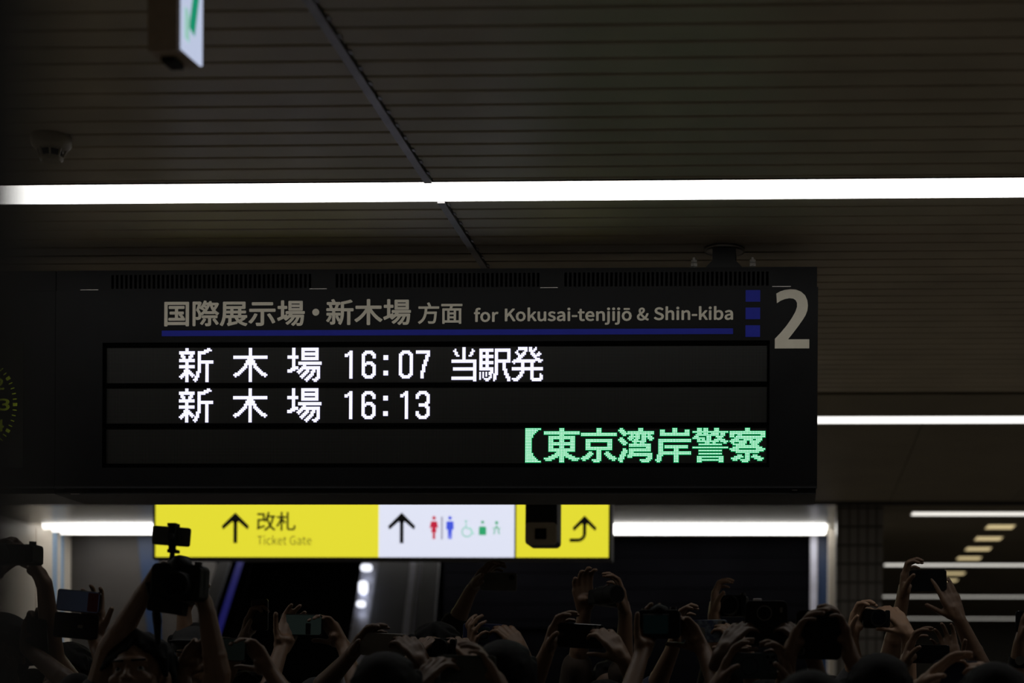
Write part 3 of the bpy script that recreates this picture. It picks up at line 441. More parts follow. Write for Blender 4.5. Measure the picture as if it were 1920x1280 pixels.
def lit(row, ch, col, kind):
    core = B(); lens = B()
    for r, spans in enumerate(G[ch]):
        for a, c in spans:
            for k in range(a, c+1):
                x = SX(197.9+(col+k+.5)*LP); z = SZ(rows_top[row]+(r+1.5)*LP+.3); hx = (SX(1000+LP)-SX(1000))/2
                v = [lens.verts.new((x+sx*hx*(1.2 if kind == 'w' else 1.45), SD+.0085, z+sz*hx*(1.2 if kind == 'w' else 1.45))) for sx, sz in ((-1, -1), (1, -1), (1, 1), (-1, 1))]; lens.faces.new(v)  # glowing quad, wider than its cell, paints the halo round the dot
                rr = hx*(.90 if kind == 'w' else .62)
                pts = [(x+rr*math.cos(q*math.pi/4+math.pi/8), z+rr*math.sin(q*math.pi/4+math.pi/8)) for q in range(8)]
                core.faces.new([core.verts.new((p0, SD+.006, p1)) for p0, p1 in pts])
                # side walls give every lamp its dome height
                core.faces.new([core.verts.new((pts[q][0], yy, pts[q][1])) for q, yy in ((0, SD+.006), (7, SD+.006), (7, SD+.009), (0, SD+.009))])
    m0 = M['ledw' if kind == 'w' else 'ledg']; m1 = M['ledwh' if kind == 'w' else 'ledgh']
    me = bpy.data.meshes.new('lit_character'); lens.faces.ensure_lookup_table()
    nl = len(lens.faces); tmp = bpy.data.meshes.new('t'); core.to_mesh(tmp); lens.from_mesh(tmp); bpy.data.meshes.remove(tmp)
    lens.faces.ensure_lookup_table()
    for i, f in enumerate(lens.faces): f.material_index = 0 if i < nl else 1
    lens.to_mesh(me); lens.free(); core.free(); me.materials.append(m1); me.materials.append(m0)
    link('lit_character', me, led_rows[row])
for r, seq in enumerate(([('新', 47), ('木', 82), ('場', 117), ('1', 154), ('6', 165), (':', 179), ('0', 189), ('7', 200), ('当', 223), ('駅', 241), ('発', 262)],
                         [('新', 47), ('木', 82), ('場', 117), ('1', 154), ('6', 165), (':', 179), ('1', 190), ('3', 200)],
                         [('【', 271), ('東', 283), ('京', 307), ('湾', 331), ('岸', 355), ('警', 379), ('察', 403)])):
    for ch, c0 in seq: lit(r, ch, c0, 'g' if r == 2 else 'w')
# printed heading
def st(body, x0, x1, y0, y1, bold, m='printw', name='lettering'):
    obj(name, text_mesh(body, SX(x0), SX(x1), SZ(y1), SZ(y0), SD-.0001, bold), M[m], bd)
st('国際展示場', 307.5, 571, 561, 609.8, .0022); 
b = B(); lathe(b, (SX(591.5), SD, SZ(584)), [(SX(598)-SX(591.5), -.0008), (SX(598)-SX(591.5), 0)], 24, 'Y'); obj('lettering', b, M['printw'], bd)
st('新木場', 611, 770, 559.5, 608.8, .0022); st('方面', 783, 866.5, 566.5, 607, .0014)
st('for', 888, 934, 577, 604, .0016); st('Kokusai-tenjijō', 946, 1184, 577, 610, .0016); st('&', 1193.5, 1216, 578, 602.5, .0015); st('Shin-kiba', 1225.5, 1374, 576, 602, .0016)
b = B(); sbox(b, 303, 1374, 617.5, 628, SD-.0006, SD+.0005); obj('blue_line', b, M['blue'], bd)
for y in (546.5, 579, 612):
    b = B(); sbox(b, 1397.3, 1424.6, y, y+21.5, SD-.0006, SD+.0005); obj('blue_square', b, M['blue'], bd)
two = [(1223, 528), (1260, 508), (1300, 496), (1350, 490), (1400, 494), (1445, 512), (1482, 545), (1502, 590), (1508, 635), (1503, 680), (1487, 722), (1462, 763), (1420, 822), (1372, 885), (1330, 937), (1522, 937), (1522, 1018), (1212, 1018), (1212, 932), (1262, 880), (1315, 817), (1362, 750), (1395, 692), (1410, 648), (1410, 612), (1398, 588), (1375, 573), (1340, 570), (1300, 577), (1262, 592), (1229, 614)]
b = B(); prism(b, [(SX(1200+x/4.8), SZ(440+y/4.8+3.2)) for x, y in two], SD-.0008, SD); obj('platform_number', b, M['printw'], bd)
# bracket on top
mx = SX(1354); mz = SZ(503)
b = B()
prism(b, [(mx-.165, mz), (mx-.165, mz+.006), (mx-.085, mz+.006), (mx-.042, mz+.052), (mx-.042, CZ-.006), (mx+.042, CZ-.006), (mx+.042, mz+.052), (mx+.085, mz+.006), (mx+.125, mz+.006), (mx+.125, mz)], SD+.10, SD+.22)
obj('mounting_bracket', b, M['darkmetal'], bd)
b = B(); lathe(b, (mx, SD+.16, CZ), [(.065, -.014), (.075, -.012), (.075, -.001)]); obj('ceiling_flange', b, M['steel'], bd, True)
for sx in (-.108, .106):
    for sy in (.08, .24):
        b = B(); c = Vector((mx+sx, SD+sy, mz))
        tube(b, c, c+Vector((0, 0, .055)), .007, seg=10); tube(b, c+Vector((0, 0, .003)), c+Vector((0, 0, .02)), .016, .014, 6); tube(b, c+Vector((0, 0, .022)), c+Vector((0, 0, .034)), .013, seg=6); tube(b, c+Vector((0, 0, .036)), c+Vector((0, 0, .046)), .012, seg=6)
        obj('bolt', b, M['steel'] if sy < .1 else M['darkmetal'], bd)
ct = thing('glow_baffle', 'added black glow-blocking tray on the ceiling behind the departure board', 'glow baffle', (SX(700), 6.95, CZ))  # unseen, added to keep the yellow sign's glow off the ceiling
b = B(); box(b, SX(-400), SX(1500), 6.88, 6.885, CZ-.085, CZ-.001); box(b, SX(-400), SX(1500), 6.88, 7.0, CZ-.088, CZ-.085); box(b, SX(-400), SX(1500), 6.995, 7.0, CZ-.085, CZ-.03); obj('baffle', b, M['darkmetal'], ct)
for k in range(7):
    b = B(); x = SX(-380+k*310); box(b, x-.012, x+.012, 6.885, 6.995, CZ-.006, CZ-.001); box(b, x-.004, x+.004, 6.93, 6.938, CZ-.086, CZ-.003); obj('hanger', b, M['darkmetal'], ct)
# the clock unit that continues the board to the left
ck = thing('clock_board', 'black board with a dim yellow-green clock dial at the far left edge', 'clock', (SX(-140), SD+.15, CZ))
b = B(); sbox(b, -420, 102.3, 506, 922, SD+.03, SD+.30); obj('housing', b, M['sign'], ck)
b = B(); sbox(b, -420, 102.6, 541, 911, SD+.002, SD+.031); obj('front_panel', b, M['sign'], ck)
b = B(); sbox(b, -420, 102.3, 503, 540.4, SD+.004, SD+.06); obj('top_rail', b, M['sign'], ck)
b = B(); sbox(b, -420, 102.3, 911.5, 915.5, SD-.006, SD+.03); sbox(b, -420, 102.3, 916, 925, SD+.003, SD+.29); obj('base_rail', b, M['signlip'], ck)
b = B(); sbox(b, -184, 44, 640, 876, SD-.002, SD+.003); dial = obj('dial', b, M['clockface'], ck)
cx0, cy0 = -70.0, 756.5
for h in range(1, 13):
    a = math.radians(h*30); r = 79; px, py = cx0+r*math.sin(a), cy0-r*math.cos(a)
    hw = 10 if h < 10 else 15
    obj('numeral', text_mesh(str(h), SX(px-hw), SX(px+hw), SZ(py+11.5), SZ(py-11.5), SD-.0022, .001), M['clock'], dial)
b = B()
for k in range(60):
    a = math.radians(k*6); big = k % 5 == 0; r0, r1 = (95, 103) if big else (95.5, 102.5); hw = 3 if big else .9
    s, c = math.sin(a), math.cos(a)
    pts = [(cx0+r*s+w_*c, cy0-r*c+w_*s) for r, w_ in ((r0, -hw), (r1, -hw), (r1, hw), (r0, hw))]
    prism(b, [(SX(x), SZ(y)) for x, y in pts], SD-.0032, SD-.0022)
obj('minute_marks', b, M['clock'], dial)
for ang, ln, wd in ((122, 50, 4), (42, 76, 2.6)):
    a = math.radians(ang); s, c = math.sin(a), math.cos(a); b = B()
    prism(b, [(SX(x), SZ(y)) for x, y in [(cx0-12*s-wd*c, cy0+12*c-wd*s), (cx0+ln*s-wd*.5*c, cy0-ln*c-wd*.5*s), (cx0+ln*s+wd*.5*c, cy0-ln*c+wd*.5*s), (cx0-12*s+wd*c, cy0+12*c+wd*s)]], SD-.006, SD-.004)
    obj('clock_hand', b, M['clock'], dial)

# ------------------------------------------------------------------ yellow guide sign
YD = 10.5
def YX(px): return U(px, 990, YD).x
def YZ(py): return U(715, py, YD).z
ys = thing('guide_sign', 'backlit yellow and white ticket gate guide sign below the departure board', 'guide sign', (YX(715), YD+.06, CZ))
def ybox(bm, x0, x1, y0, y1, f, k): box(bm, YX(x0), YX(x1), f, k, YZ(y1), YZ(y0))
b = B(); ybox(b, 287, 1146, 934, 939, YD-.004, YD+.14); ybox(b, 287, 1146, 1044.5, 1049, YD-.004, YD+.14); ybox(b, 287, 291, 939, 1044.5, YD-.004, YD+.14); ybox(b, 1141.5, 1146, 939, 1044.5, YD-.004, YD+.14); ybox(b, 291, 1141.5, 939, 1044.5, YD+.12, YD+.14)
obj('frame', b, M['darkmetal'], ys)
for px in (420, 1010):
    b = B(); x = YX(px); tube(b, (x, YD+.07, YZ(936)), (x, YD+.07, CZ), .02); obj('hanging_rod', b, M['darkmetal'], ys)
b = B(); ybox(b, 291, 709.5, 939, 1044.5, YD+.004, YD+.02); p1 = obj('yellow_panel', b, M['yellow'], ys)
b = B(); ybox(b, 710, 964.5, 939, 1044.5, YD+.004, YD+.02); p2 = obj('white_panel', b, M['white'], ys)
b = B(); ybox(b, 967.5, 1141.5, 939, 1044.5, YD+.004, YD+.02); p3 = obj('yellow_panel', b, M['yellow'], ys)
b = B(); ybox(b, 964.5, 967.5, 939, 1044.5, YD+.002, YD+.02); obj('divider', b, M['sign'], ys)
def stroke(pts, w):
    """polyline in pixels -> list of quads"""
    out = []
    for (x0, y0), (x1, y1) in zip(pts[:-1], pts[1:]):
        l = math.hypot(x1-x0, y1-y0); nx, ny = -(y1-y0)/l*w/2, (x1-x0)/l*w/2
        out.append([(x0+nx, y0+ny), (x1+nx, y1+ny), (x1-nx, y1-ny), (x0-nx, y0-ny)])
    return out
def yshape(name, polys, m, par):
    b = B()
    for i, pl in enumerate(polys): prism(b, [(YX(x), YZ(y)) for x, y in pl], YD+.001-.0003*(i % 3), YD+.0045)
    return obj(name, b, M[m], par)
def circ(x, y, r, n=20): return [(x+r*math.cos(2*math.pi*k/n), y+r*math.sin(2*math.pi*k/n)) for k in range(n)]
for ax, par in ((441, p1), (753, p2)):
    yshape('arrow', stroke([(ax, 966), (ax, 1018)], 7)+[[(ax, 960.5), (ax+25, 985), (ax+25, 993), (ax+12, 981), (ax-12, 981), (ax-25, 993), (ax-25, 985)]][:0]
           + [[(ax, 960.5), (ax+25.5, 986), (ax+23, 992.5), (ax+3, 975), (ax, 975)], [(ax, 960.5), (ax, 975), (ax-3, 975), (ax-23, 992.5), (ax-25.5, 986)], [(ax-9, 970), (ax+9, 970), (ax+3, 981), (ax-3, 981)]], 'ink', par)
arc = [(1096+0-12+12*math.cos(math.radians(a)), 1000+12*math.sin(math.radians(a))) for a in range(0, 91, 15)]
ax = 1096
yshape('arrow', stroke([(ax, 972)]+arc+[(1068, 1012)], 6.5) + [[(ax, 966), (ax+22.5, 989), (ax+20, 995), (ax+3, 979), (ax, 979)], [(ax, 966), (ax, 979), (ax-3, 979), (ax-20, 995), (ax-22.5, 989)], [(ax-8, 975), (ax+8, 975), (ax+3, 984), (ax-3, 984)]], 'ink', p3)
obj('lettering', text_mesh('改札', YX(481), YX(554), YZ(995), YZ(959), YD+.0035, .0016), M['ink'], p1)
obj('lettering', text_mesh('Ticket Gate', YX(482), YX(584), YZ(1021.5), YZ(1003), YD+.0035, 0), M['inkgrey'], p1)
yshape('woman_symbol', [circ(813.5, 970.5, 3.4), [(808, 977), (819, 977), (821.5, 990), (816.5, 988), (819, 997), (815.8, 997), (815.8, 1010), (811.2, 1010), (811.2, 997), (808, 997), (810.5, 988), (805.5, 990)]], 'inkred', p2)
yshape('divider_bar', [[(826.5, 968), (830.5, 968), (830.5, 1011), (826.5, 1011)]], 'inkdiv', p2)
yshape('man_symbol', [circ(843.5, 970.5, 3.4), [(837, 977), (850, 977), (850.5, 992), (847.5, 992), (847, 1010), (844.2, 1010), (843.5, 995), (842.8, 1010), (840, 1010), (839.5, 992), (836.5, 992)]], 'inkblue', p2)
ringq = []
for k in range(20):
    a0, a1 = math.radians(-60+k*15.5), math.radians(-60+(k+1)*15.5)
    ringq.append([(875.5+10.5*math.cos(a0), 996.5+10.5*math.sin(a0)), (875.5+10.5*math.cos(a1), 996.5+10.5*math.sin(a1)), (875.5+7.8*math.cos(a1), 996.5+7.8*math.sin(a1)), (875.5+7.8*math.cos(a0), 996.5+7.8*math.sin(a0))])
yshape('wheelchair_symbol', [circ(873.5, 977, 2.5)]+stroke([(873.5, 981), (874.5, 990), (882, 990.5), (886, 1000), (889, 998.5)], 2.6)+ringq, 'inkpale', p2)
yshape('care_symbol', [circ(904.7, 978.5, 2.9), [(899, 986.5), (910, 986.5), (911.5, 989), (911.5, 1002.5), (898, 1002.5), (898, 989)]], 'inkgreen', p2)
yshape('baby_symbol', [circ(931, 979.5, 3), [(927.5, 990), (931, 984), (934.5, 990)]]+stroke([(924, 989), (928, 992), (926, 1001)], 1.8)+stroke([(938, 989), (934, 992), (936, 1001)], 1.8), 'inkgreen', p2)

# ------------------------------------------------------------------ surveillance camera hanging before the guide sign
VD = 8.4
cc = U(1016, 990, VD); k = VD/FPX
cv = thing('surveillance_camera', 'dark boxy ceiling camera with a square lens hanging before the yellow sign', 'camera', (cc.x, cc.y, CZ))
b = B(); rbox(b, (cc.x, cc.y+.05, U(1016, 976, VD).z), (60*k, .15, 94*k), 9*k, seg=5); obj('housing', b, M['darkmetal'], cv)
b = B(); rbox(b, (cc.x, cc.y-.029, U(1016, 1001.5, VD).z), (59*k, .012, 42*k), 7*k, seg=5); face = obj('front_plate', b, M['cctv'], cv)
b = B(); z = U(1016, 1002, VD).z; box(b, cc.x-10.5*k, cc.x+10.5*k, cc.y-.040, cc.y-.034, z-10*k, z+10*k); obj('lens_window', b, M['black'], face)
b = B(); tube(b, (cc.x, cc.y-.0415, z), (cc.x, cc.y-.04, z), 6*k); obj('lens', b, M['clockface'], face)
b = B(); z0 = U(1016, 946, VD).z; box(b, cc.x-14*k, cc.x+14*k, cc.y-.05, cc.y-.03, z0, z0+.12); obj('bracket', b, M['cctv'], cv)
b = B(); tube(b, (cc.x, cc.y+.05, U(1016, 932, VD).z), (cc.x, cc.y+.05, CZ), .018); obj('pole', b, M['darkmetal'], cv)

# ------------------------------------------------------------------ escalator hall beyond
WD = 15.75
def WX(px, d=WD): return U(px, 1100, d).x
b = B(); box(b, XL, WX(415), WD, WD+.2, 0, CZ); struct('wall_back.001', b, M['wallgrey'], 'grey wall left of the escalator')
b = B(); prism(b, [(WX(258), CZ-.01), (WX(296), CZ-.01), (WX(312), 1.3), (WX(302), 1.3)], WD-.012, WD-.002); struct('trim_3', b, M['wallblue'], 'dark blue wedge on the wall')
b = B(); box(b, XL, WX(128), WD-.03, WD-.002, 0, CZ-.01); struct('trim_4', b, M['wall'])
for i, (a, c) in enumerate(((15.34, 15.43), (15.52, 15.58))):
    b = B(); box(b, XL+.012, XL+.020, a, c, 0, CZ-.01); struct('trim_%d' % (5+i), b, M['wallsky'], 'pale blue strip on the left wall')
b = B(); box(b, WX(415), WX(822), WD+1.2, WD+1.3, 0, CZ); box(b, WX(415)-.05, WX(415), WD, WD+1.3, 0, CZ); box(b, WX(822), WX(822)+.05, WD, WD+1.3, 0, CZ); struct('wall_back.002', b, M['black'], 'dark escalator opening')
b = B(); x0, x1 = WX(818), WX(1519)
z = .05
while z < CZ-.02:
    box(b, x0, x1, WD, WD+.05, z, z+.135); box(b, x0, x1, WD+.02, WD+.06, z+.13, z+.15); z += .142
box(b, x0, x1, WD-.03, WD-.001, U(1300, 1172, WD).z-.03, U(1300, 1166, WD).z)
struct('door_1', b, M['shutter'], 'closed black slatted shutter')
b = B(); box(b, WX(1519), WX(1532), WD-.06, WD+.1, 0, CZ); struct('trim_7', b, M['steelpanel'], 'bluish metal post beside the shutter')
b = B(); box(b, WX(1532), WX(1554), WD-.02, WD+.1, 0, CZ); struct('trim_8', b, M['wallblue'])
b = B(); box(b, WX(1553, 15.4), WX(1566, 15.4), 15.2, 15.85, 0, CZ); struct('trim_9', b, M['wall'], 'beige post between shutter and tiled column')
# tiled column
b = B(); x0, x1 = WX(1568, 13.66), WX(1655, 13.66)
box(b, x0, x1, 13.66, 14.06, 0, CZ)
o = struct('wall_column', b, M['tile'], 'grey tiled column'); o.name = 'trim_10'
# escalator
DV = Vector((-.168, 1, .576))
es = thing('escalator', 'steel-sided escalator rising to the dark opening below the guide sign', 'escalator', (WX(700, 12), 12, 0))
def incl(name, pxa, pxb, m, top, par, dstart=13.2, py=1195, thick=.05, hgt=None):
    """inclined strip: runs along DV, between two pixel columns measured at py"""
    bm = B(); A = U(pxa, py, dstart); C = U(pxb, py, dstart)
    t0 = (-A.z+.0)/.576; t1 = (CZ-.05-A.z)/.576
    t0 = max(t0, -3.3)
    vs = []
    for t in (t0, t1):
        for q in (A, C):
            for dy in (0, thick): vs.append(bm.verts.new(q+DV*t+Vector((0, dy, -dy*.2))))
    a0, a1, c0, c1, A0, A1, C0, C1 = vs
    for f in ((a0, c0, C0, A0), (a1, A1, C1, c1), (a0, A0, A1, a1), (c0, c1, C1, C0), (a0, a1, c1, c0), (A0, C0, C1, A1)): bm.faces.new(f)
    return obj(name, bm, m, par)
incl('outer_cladding', 655, 688, M['steelpanel'], 0, es)
incl('inner_panel', 689, 752, M['escgrey'], 0, es, thick=.03)
incl('handrail', 753, 766, M['steelpanel'], 0, es, thick=.08)
incl('inner_panel', 767, 812, M['escgrey'], 0, es, thick=.03)
incl('outer_cladding', 770, 778, M['steelpanel'], 0, es, thick=.09)
incl('lit_skirt', 399, 412, M['escblue'], 0, es, thick=.03)
incl('outer_cladding', 412, 430, M['shutter'], 0, es, thick=.03)
incl('outer_cladding', 360, 384, M['escgrey'], 0, es, thick=.03)
for (px, py, w, h) in ((687, 1064, 21, 14), (681, 1101, 17, 26), (677, 1132, 17, 13)):
    # glowing plates that paint lamp reflections on the cladding
    dd = 13.05+(1195-py)*.0085
    c = U(px, py, dd); b = B(); kk = dd/FPX
    rbox(b, c, (w*kk, .03, h*kk), min(w, h)*kk*.42, seg=4); obj('lamp_reflection', b, M['reflwhite'], es)
# dark post added beside the lens, standing in for the blurred dark left edge
b = B(); e = U(84, 640, .45)
box(b, e.x-.08, e.x, .40, .45, 0, CZ); struct('trim_11', b, M['post'], 'added dark post close to the lens, stand-in for a blurred dark edge')
# ------------------------------------------------------------------ people: materials
M['skin'] = mat('skin', (.14, .078, .045), .5, noise=.06, scale=25, bump=.15)
M['skin2'] = mat('skin_tanned', (.085, .048, .029), .5, noise=.06, scale=25, bump=.15)
M['skin3'] = mat('skin_lit', (.36, .22, .14), .5, noise=.06, scale=25, bump=.15)  # paler copy of the skin, paints the light on brightly lit hands
M['hair'] = mat('black_hair', (.004, .0035, .0035), .75, noise=.3, scale=90, bump=.4, spec=.15)
M['hairb'] = mat('brown_hair', (.009, .006, .005), .75, noise=.3, scale=90, bump=.4, spec=.15)
M['eyew'] = mat('eye_white', (.26, .25, .24), .15, noise=0); M['iris'] = mat('dark_iris', (.008, .005, .004), .1, noise=0)
CL = {}
def cloth(n, c):
    if n not in CL: CL[n] = mat('cloth_'+n, c, .85, noise=.15, scale=60, bump=.3)
    return CL[n]
cloth('black', (.010, .010, .011)); cloth('navy', (.012, .016, .035)); cloth('green', (.012, .028, .024)); cloth('grey', (.05, .05, .055))
cloth('red', (.05, .008, .008)); cloth('brown', (.035, .022, .014)); cloth('white', (.22, .22, .21)); cloth('shoes', (.01, .01, .01)); cloth('trousers', (.012, .012, .015)); cloth('mask', (.10, .10, .10))
M['phoneblack'] = mat('phone_black_glass', (.006, .006, .007), .2, noise=0); M['phonesilver'] = mat('phone_pale_case', (.16, .145, .12), .45, noise=.03)
M['phonebeige'] = mat('phone_beige_case', (.10, .092, .078), .5, noise=.05); M['phoneteal'] = mat('phone_dark_teal_case', (.012, .026, .030), .45, noise=.05)
M['phoneblue'] = mat('phone_navy_case', (.008, .012, .05), .45, noise=.05); M['phoneolive'] = mat('phone_olive_case', (.035, .038, .028), .5, noise=.05)
M['lensglass'] = mat('lens_glass', (.004, .004, .006), .06, noise=0, spec=.8)
M['camblack'] = mat('camera_black_body', (.005, .005, .005), .6, spec=.2, noise=.2, scale=120, bump=.3)
M['ring'] = mat('lens_ring_silver', (.20, .19, .17), .3, .8, noise=.05)
def screen(n, c, es=1): return mat('screen_'+n, (.003, .003, .003), .4, emit=c, es=es*.7, spec=.15, noise=0, nosample=True)
M['scrgreen'] = screen('grey_green', (.007, .0105, .009)); M['scrteal'] = screen('dark_teal', (.0006, .0022, .0022)); M['scrblue'] = screen('blue_grey', (.006, .0075, .012)); M['scrred'] = screen('dark_red', (.0035, .0008, .0008)); M['scrolive'] = screen('olive', (.0025, .0035, .003))
def pattern_mat():
    m = bpy.data.materials.new('marbled_blue_case'); m.use_nodes = True; nt = m.node_tree; b = nt.nodes['Principled BSDF']; b.inputs['Roughness'].default_value = .35
    tc = nt.nodes.new('ShaderNodeTexCoord'); v = nt.nodes.new('ShaderNodeTexNoise'); v.inputs['Scale'].default_value = 45; nt.links.new(tc.outputs['Object'], v.inputs['Vector'])
    r = nt.nodes.new('ShaderNodeValToRGB'); e = r.color_ramp.elements
    e[0].position = .38; e[0].color = (.02, .03, .09, 1); e[1].position = .62; e[1].color = (.13, .16, .20, 1); k = e.new(.5); k.color = (.06, .075, .10, 1)
    nt.links.new(v.outputs['Fac'], r.inputs['Fac']); nt.links.new(r.outputs['Color'], b.inputs['Base Color']); return m
M['marble'] = pattern_mat()

# ------------------------------------------------------------------ sculpting: overlapping rounded forms fused into one skin
_ico = {}
def ico(sub):
    if sub not in _ico:
        bm = B(); bmesh.ops.create_icosphere(bm, subdivisions=sub, radius=1); bm.verts.ensure_lookup_table()
        _ico[sub] = ([v.co.copy() for v in bm.verts], [[v.index for v in f.verts] for f in bm.faces]); bm.free()
    return _ico[sub]
class Form:
    def __init__(s): s.v = []; s.f = []
    def ell(s, c, r, R=None, sub=2):
        vs, fs = ico(sub); c = Vector(c); o = len(s.v)
        for v in vs:
            p = Vector((v.x*r[0], v.y*r[1], v.z*r[2])); s.v.append(c+(R @ p if R else p))
        s.f += [[i+o for i in f] for f in fs]
    def cap(s, p0, p1, r0, r1=None, n=12):
        r1 = r0 if r1 is None else r1; p0 = Vector(p0); p1 = Vector(p1); d = p1-p0; L = d.length
        if L < 1e-6: return s.ell(p0, (r0,)*3)
        q = d.to_track_quat('Z', 'Y').to_matrix(); o = len(s.v); rings = []
        for h, r in [(-r0*math.cos(math.radians(a)), r0*math.sin(math.radians(a))) for a in (15, 40, 65, 90)]+[(L+r1*math.sin(math.radians(a)), r1*math.cos(math.radians(a))) for a in (0, 25, 50, 75)]:
            rg = []
            for k in range(n):
                a = 2*math.pi*k/n; rg.append(len(s.v)); s.v.append(p0+q @ Vector((r*math.cos(a), r*math.sin(a), h)))
            rings.append(rg)
        for i in range(7):
            for k in range(n): s.f.append([rings[i][k], rings[i][(k+1) % n], rings[i+1][(k+1) % n], rings[i+1][k]])
        s.f.append(rings[0][::-1]); s.f.append(rings[-1])
    def mesh(s, name, vox, smooth=1):
        me = bpy.data.meshes.new(name); me.from_pydata([tuple(v) for v in s.v], [], s.f)
        o = bpy.data.objects.new(name, me); COL.objects.link(o)
        m = o.modifiers.new('r', 'REMESH'); m.mode = 'VOXEL'; m.voxel_size = vox; m.use_smooth_shade = True
        if smooth:
            k = o.modifiers.new('s', 'SMOOTH'); k.iterations = smooth; k.factor = .5
        bpy.context.view_layer.update()
        dg = bpy.context.evaluated_depsgraph_get(); out = bpy.data.meshes.new_from_object(o.evaluated_get(dg)); out.name = name
        bpy.data.objects.remove(o); bpy.data.meshes.remove(me)
        for p in out.polygons: p.use_smooth = True
        return out
def mlink(name, me, m, parent, label=None):
    me.materials.clear(); me.materials.append(m); return link(name, me, parent, label)
def rot(v, ax, deg): return Matrix.Rotation(math.radians(deg), 3, ax) @ v
def hand(F, W, f, n, thumb, curl=(22, 38, 26), tcurl=14, spread=5, S=1.0, index=None):
    """palm, four fingers of unequal length and a thumb from the side of the palm. f: wrist->knuckles, n: towards which the fingers close, thumb: side hint"""
    f = Vector(f).normalized(); n = Vector(n); n = (n-f*n.dot(f)).normalized(); s = f.cross(n)
    if s.dot(Vector(thumb)) < 0: s = -s
    ax = f.cross(n); W = Vector(W)
    L = [(.044, .027, .021), (.048, .031, .022), (.044, .029, .021), (.034, .021, .019)]
    kn = []
    for i in range(4):
        off = (1.5-i)*.0205*S; K = W+f*(.088-(0, -.003, 0, .008)[i])*S+s*off-n*.003*(i in (0, 3))
        F.cap(W+f*.012*S+s*off*.55, K, .0155*S, .0125*S); kn.append(K)
    F.ell(W+f*.045*S+n*.006*S, (.030*S, .030*S, .020*S)); F.ell(W+f*.03*S+s*.022*S+n*.010*S, (.020*S,)*3)
    for i in range(4):
        c = curl if not (index and i == 0) else index
        d = rot(f, ax, c[0]*.6); d = rot(d, n, 0) + s*math.tan(math.radians(spread))*(1.5-i)*.8; d.normalize()
        p = kn[i]; r = (.0098, .0100, .0095, .0084)[i]*S
        for j in range(3):
            q = p+d*L[i][j]*S; F.cap(p, q, r*(1-.08*j), r*(1-.08*(j+1))); p = q
            if j < 2: d = rot(d, ax, c[j+1]*1.15)
    p = W+f*.026*S+s*.026*S+n*.006*S; d = (f*.72+s*.66+n*.28).normalized()
    for j, (l, r) in enumerate(((.036, .0125), (.033, .0108), (.025, .0098))):
        q = p+d*l*S; F.cap(p, q, r*S, (r-.001)*S); p = q; d = (rot(d, ax, tcurl)+f*.18*(j == 0)).normalized()

def head_form(F, c, q, S=1.0):
    """c: head centre, q: 3x3 with columns right, face-forward, up"""
    def P(x, y, z): return Vector(c)+q @ Vector((x*S, y*S, z*S))
    F.ell(P(0, -.012, .028), (.077*S, .096*S, .088*S), q, 3)
    F.ell(P(0, .018, -.032), (.064*S, .070*S, .078*S), q, 3)
    F.ell(P(0, .046, -.088), (.030*S, .030*S, .024*S), q)
    F.ell(P(0, .072, .026), (.052*S, .020*S, .016*S), q)                     # brow
    for s in (-1, 1):
        F.ell(P(.036*s, .066, -.024), (.026*S, .016*S, .020*S), q)           # cheek
        F.ell(P(.080*s, -.008, -.008), (.009*S, .018*S, .030*S), q)          # ear
        F.ell(P(.077*s, -.002, -.024), (.010*S, .012*S, .014*S), q)
        F.ell(P(.030*s, .0670, .0135), (.018*S, .0160*S, .0072*S), q)        # upper lid
        F.ell(P(.030*s, .0660, -.0065), (.017*S, .0150*S, .0065*S), q)       # lower lid
        F.ell(P(.011*s, .094, -.026), (.007*S, .009*S, .006*S), q)           # nostril
    F.cap(P(0, .082, .012), P(0, .098, -.022), .007*S, .0095*S)               # nose
    F.ell(P(0, .084, -.052), (.024*S, .012*S, .006*S), q); F.ell(P(0, .082, -.062), (.020*S, .012*S, .007*S), q)
    return P
def hair_form(P, q, S, style, c):
    F = Form(); rnd = random.Random(style*17+3)
    F.ell(P(0, -.030, .052), (.087*S, .100*S, .086*S), q, 3); F.ell(P(0, -.048, -.010), (.080*S, .066*S, .085*S), q, 3)
    for k in range(60):
        a = rnd.uniform(0, 2*math.pi); e = rnd.uniform(.15, 1.45)
        x, y, z = math.cos(a)*math.cos(e), math.sin(a)*math.cos(e), math.sin(e)
        if y > .35 and z < .70: continue
        F.ell(P(x*.079, -.018+y*.095, .041+z*.086), (.024*S, .024*S, .013*S), q, 1)
    if style in (0, 2):                                                      # fringe
        for k in range(11):
            x = -.070+k*.014; g = abs(x+.012); F.cap(P(x*.75-.004, .050, .118-abs(x)*.5), P(x*1.12+(.010 if x > -.012 else -.010), .080-abs(x)*.42, .074-g*.72-.006*(k % 2)), .014*S, .006*S, 8)
    for s in (-1, 1):
        F.cap(P(.074*s, .036, .075), P(.083*s, .020, -.002), .018*S, .009*S, 8); F.cap(P(.078*s, .0, .060), P(.088*s, -.02, .000), .020*S, .014*S, 8)
    if style == 1:                                                           # longer hair
        for k in range(13):
            a = math.pi+k*math.pi/12; x, y = .078*math.cos(a), .070*math.sin(a)-.02
            F.cap(P(x, y, .01), P(x*1.05, y*1.05, -.15), .026*S, .018*S, 8)
    return F
SKINS = ['skin', 'skin2', 'skin3']; HEADS = []
def ik(S, W, l1, l2, hint):
    d = W-S; D = d.length; m = (l1+l2)*.985
    k = max(1, D/m); l1 *= k; l2 *= k
    a = (l1*l1-l2*l2+D*D)/(2*D); h = math.sqrt(max(l1*l1-a*a, 1e-6)); u = d/D
    hv = Vector(hint); hv = (hv-u*hv.dot(u)).normalized()
    return S+u*a+hv*h
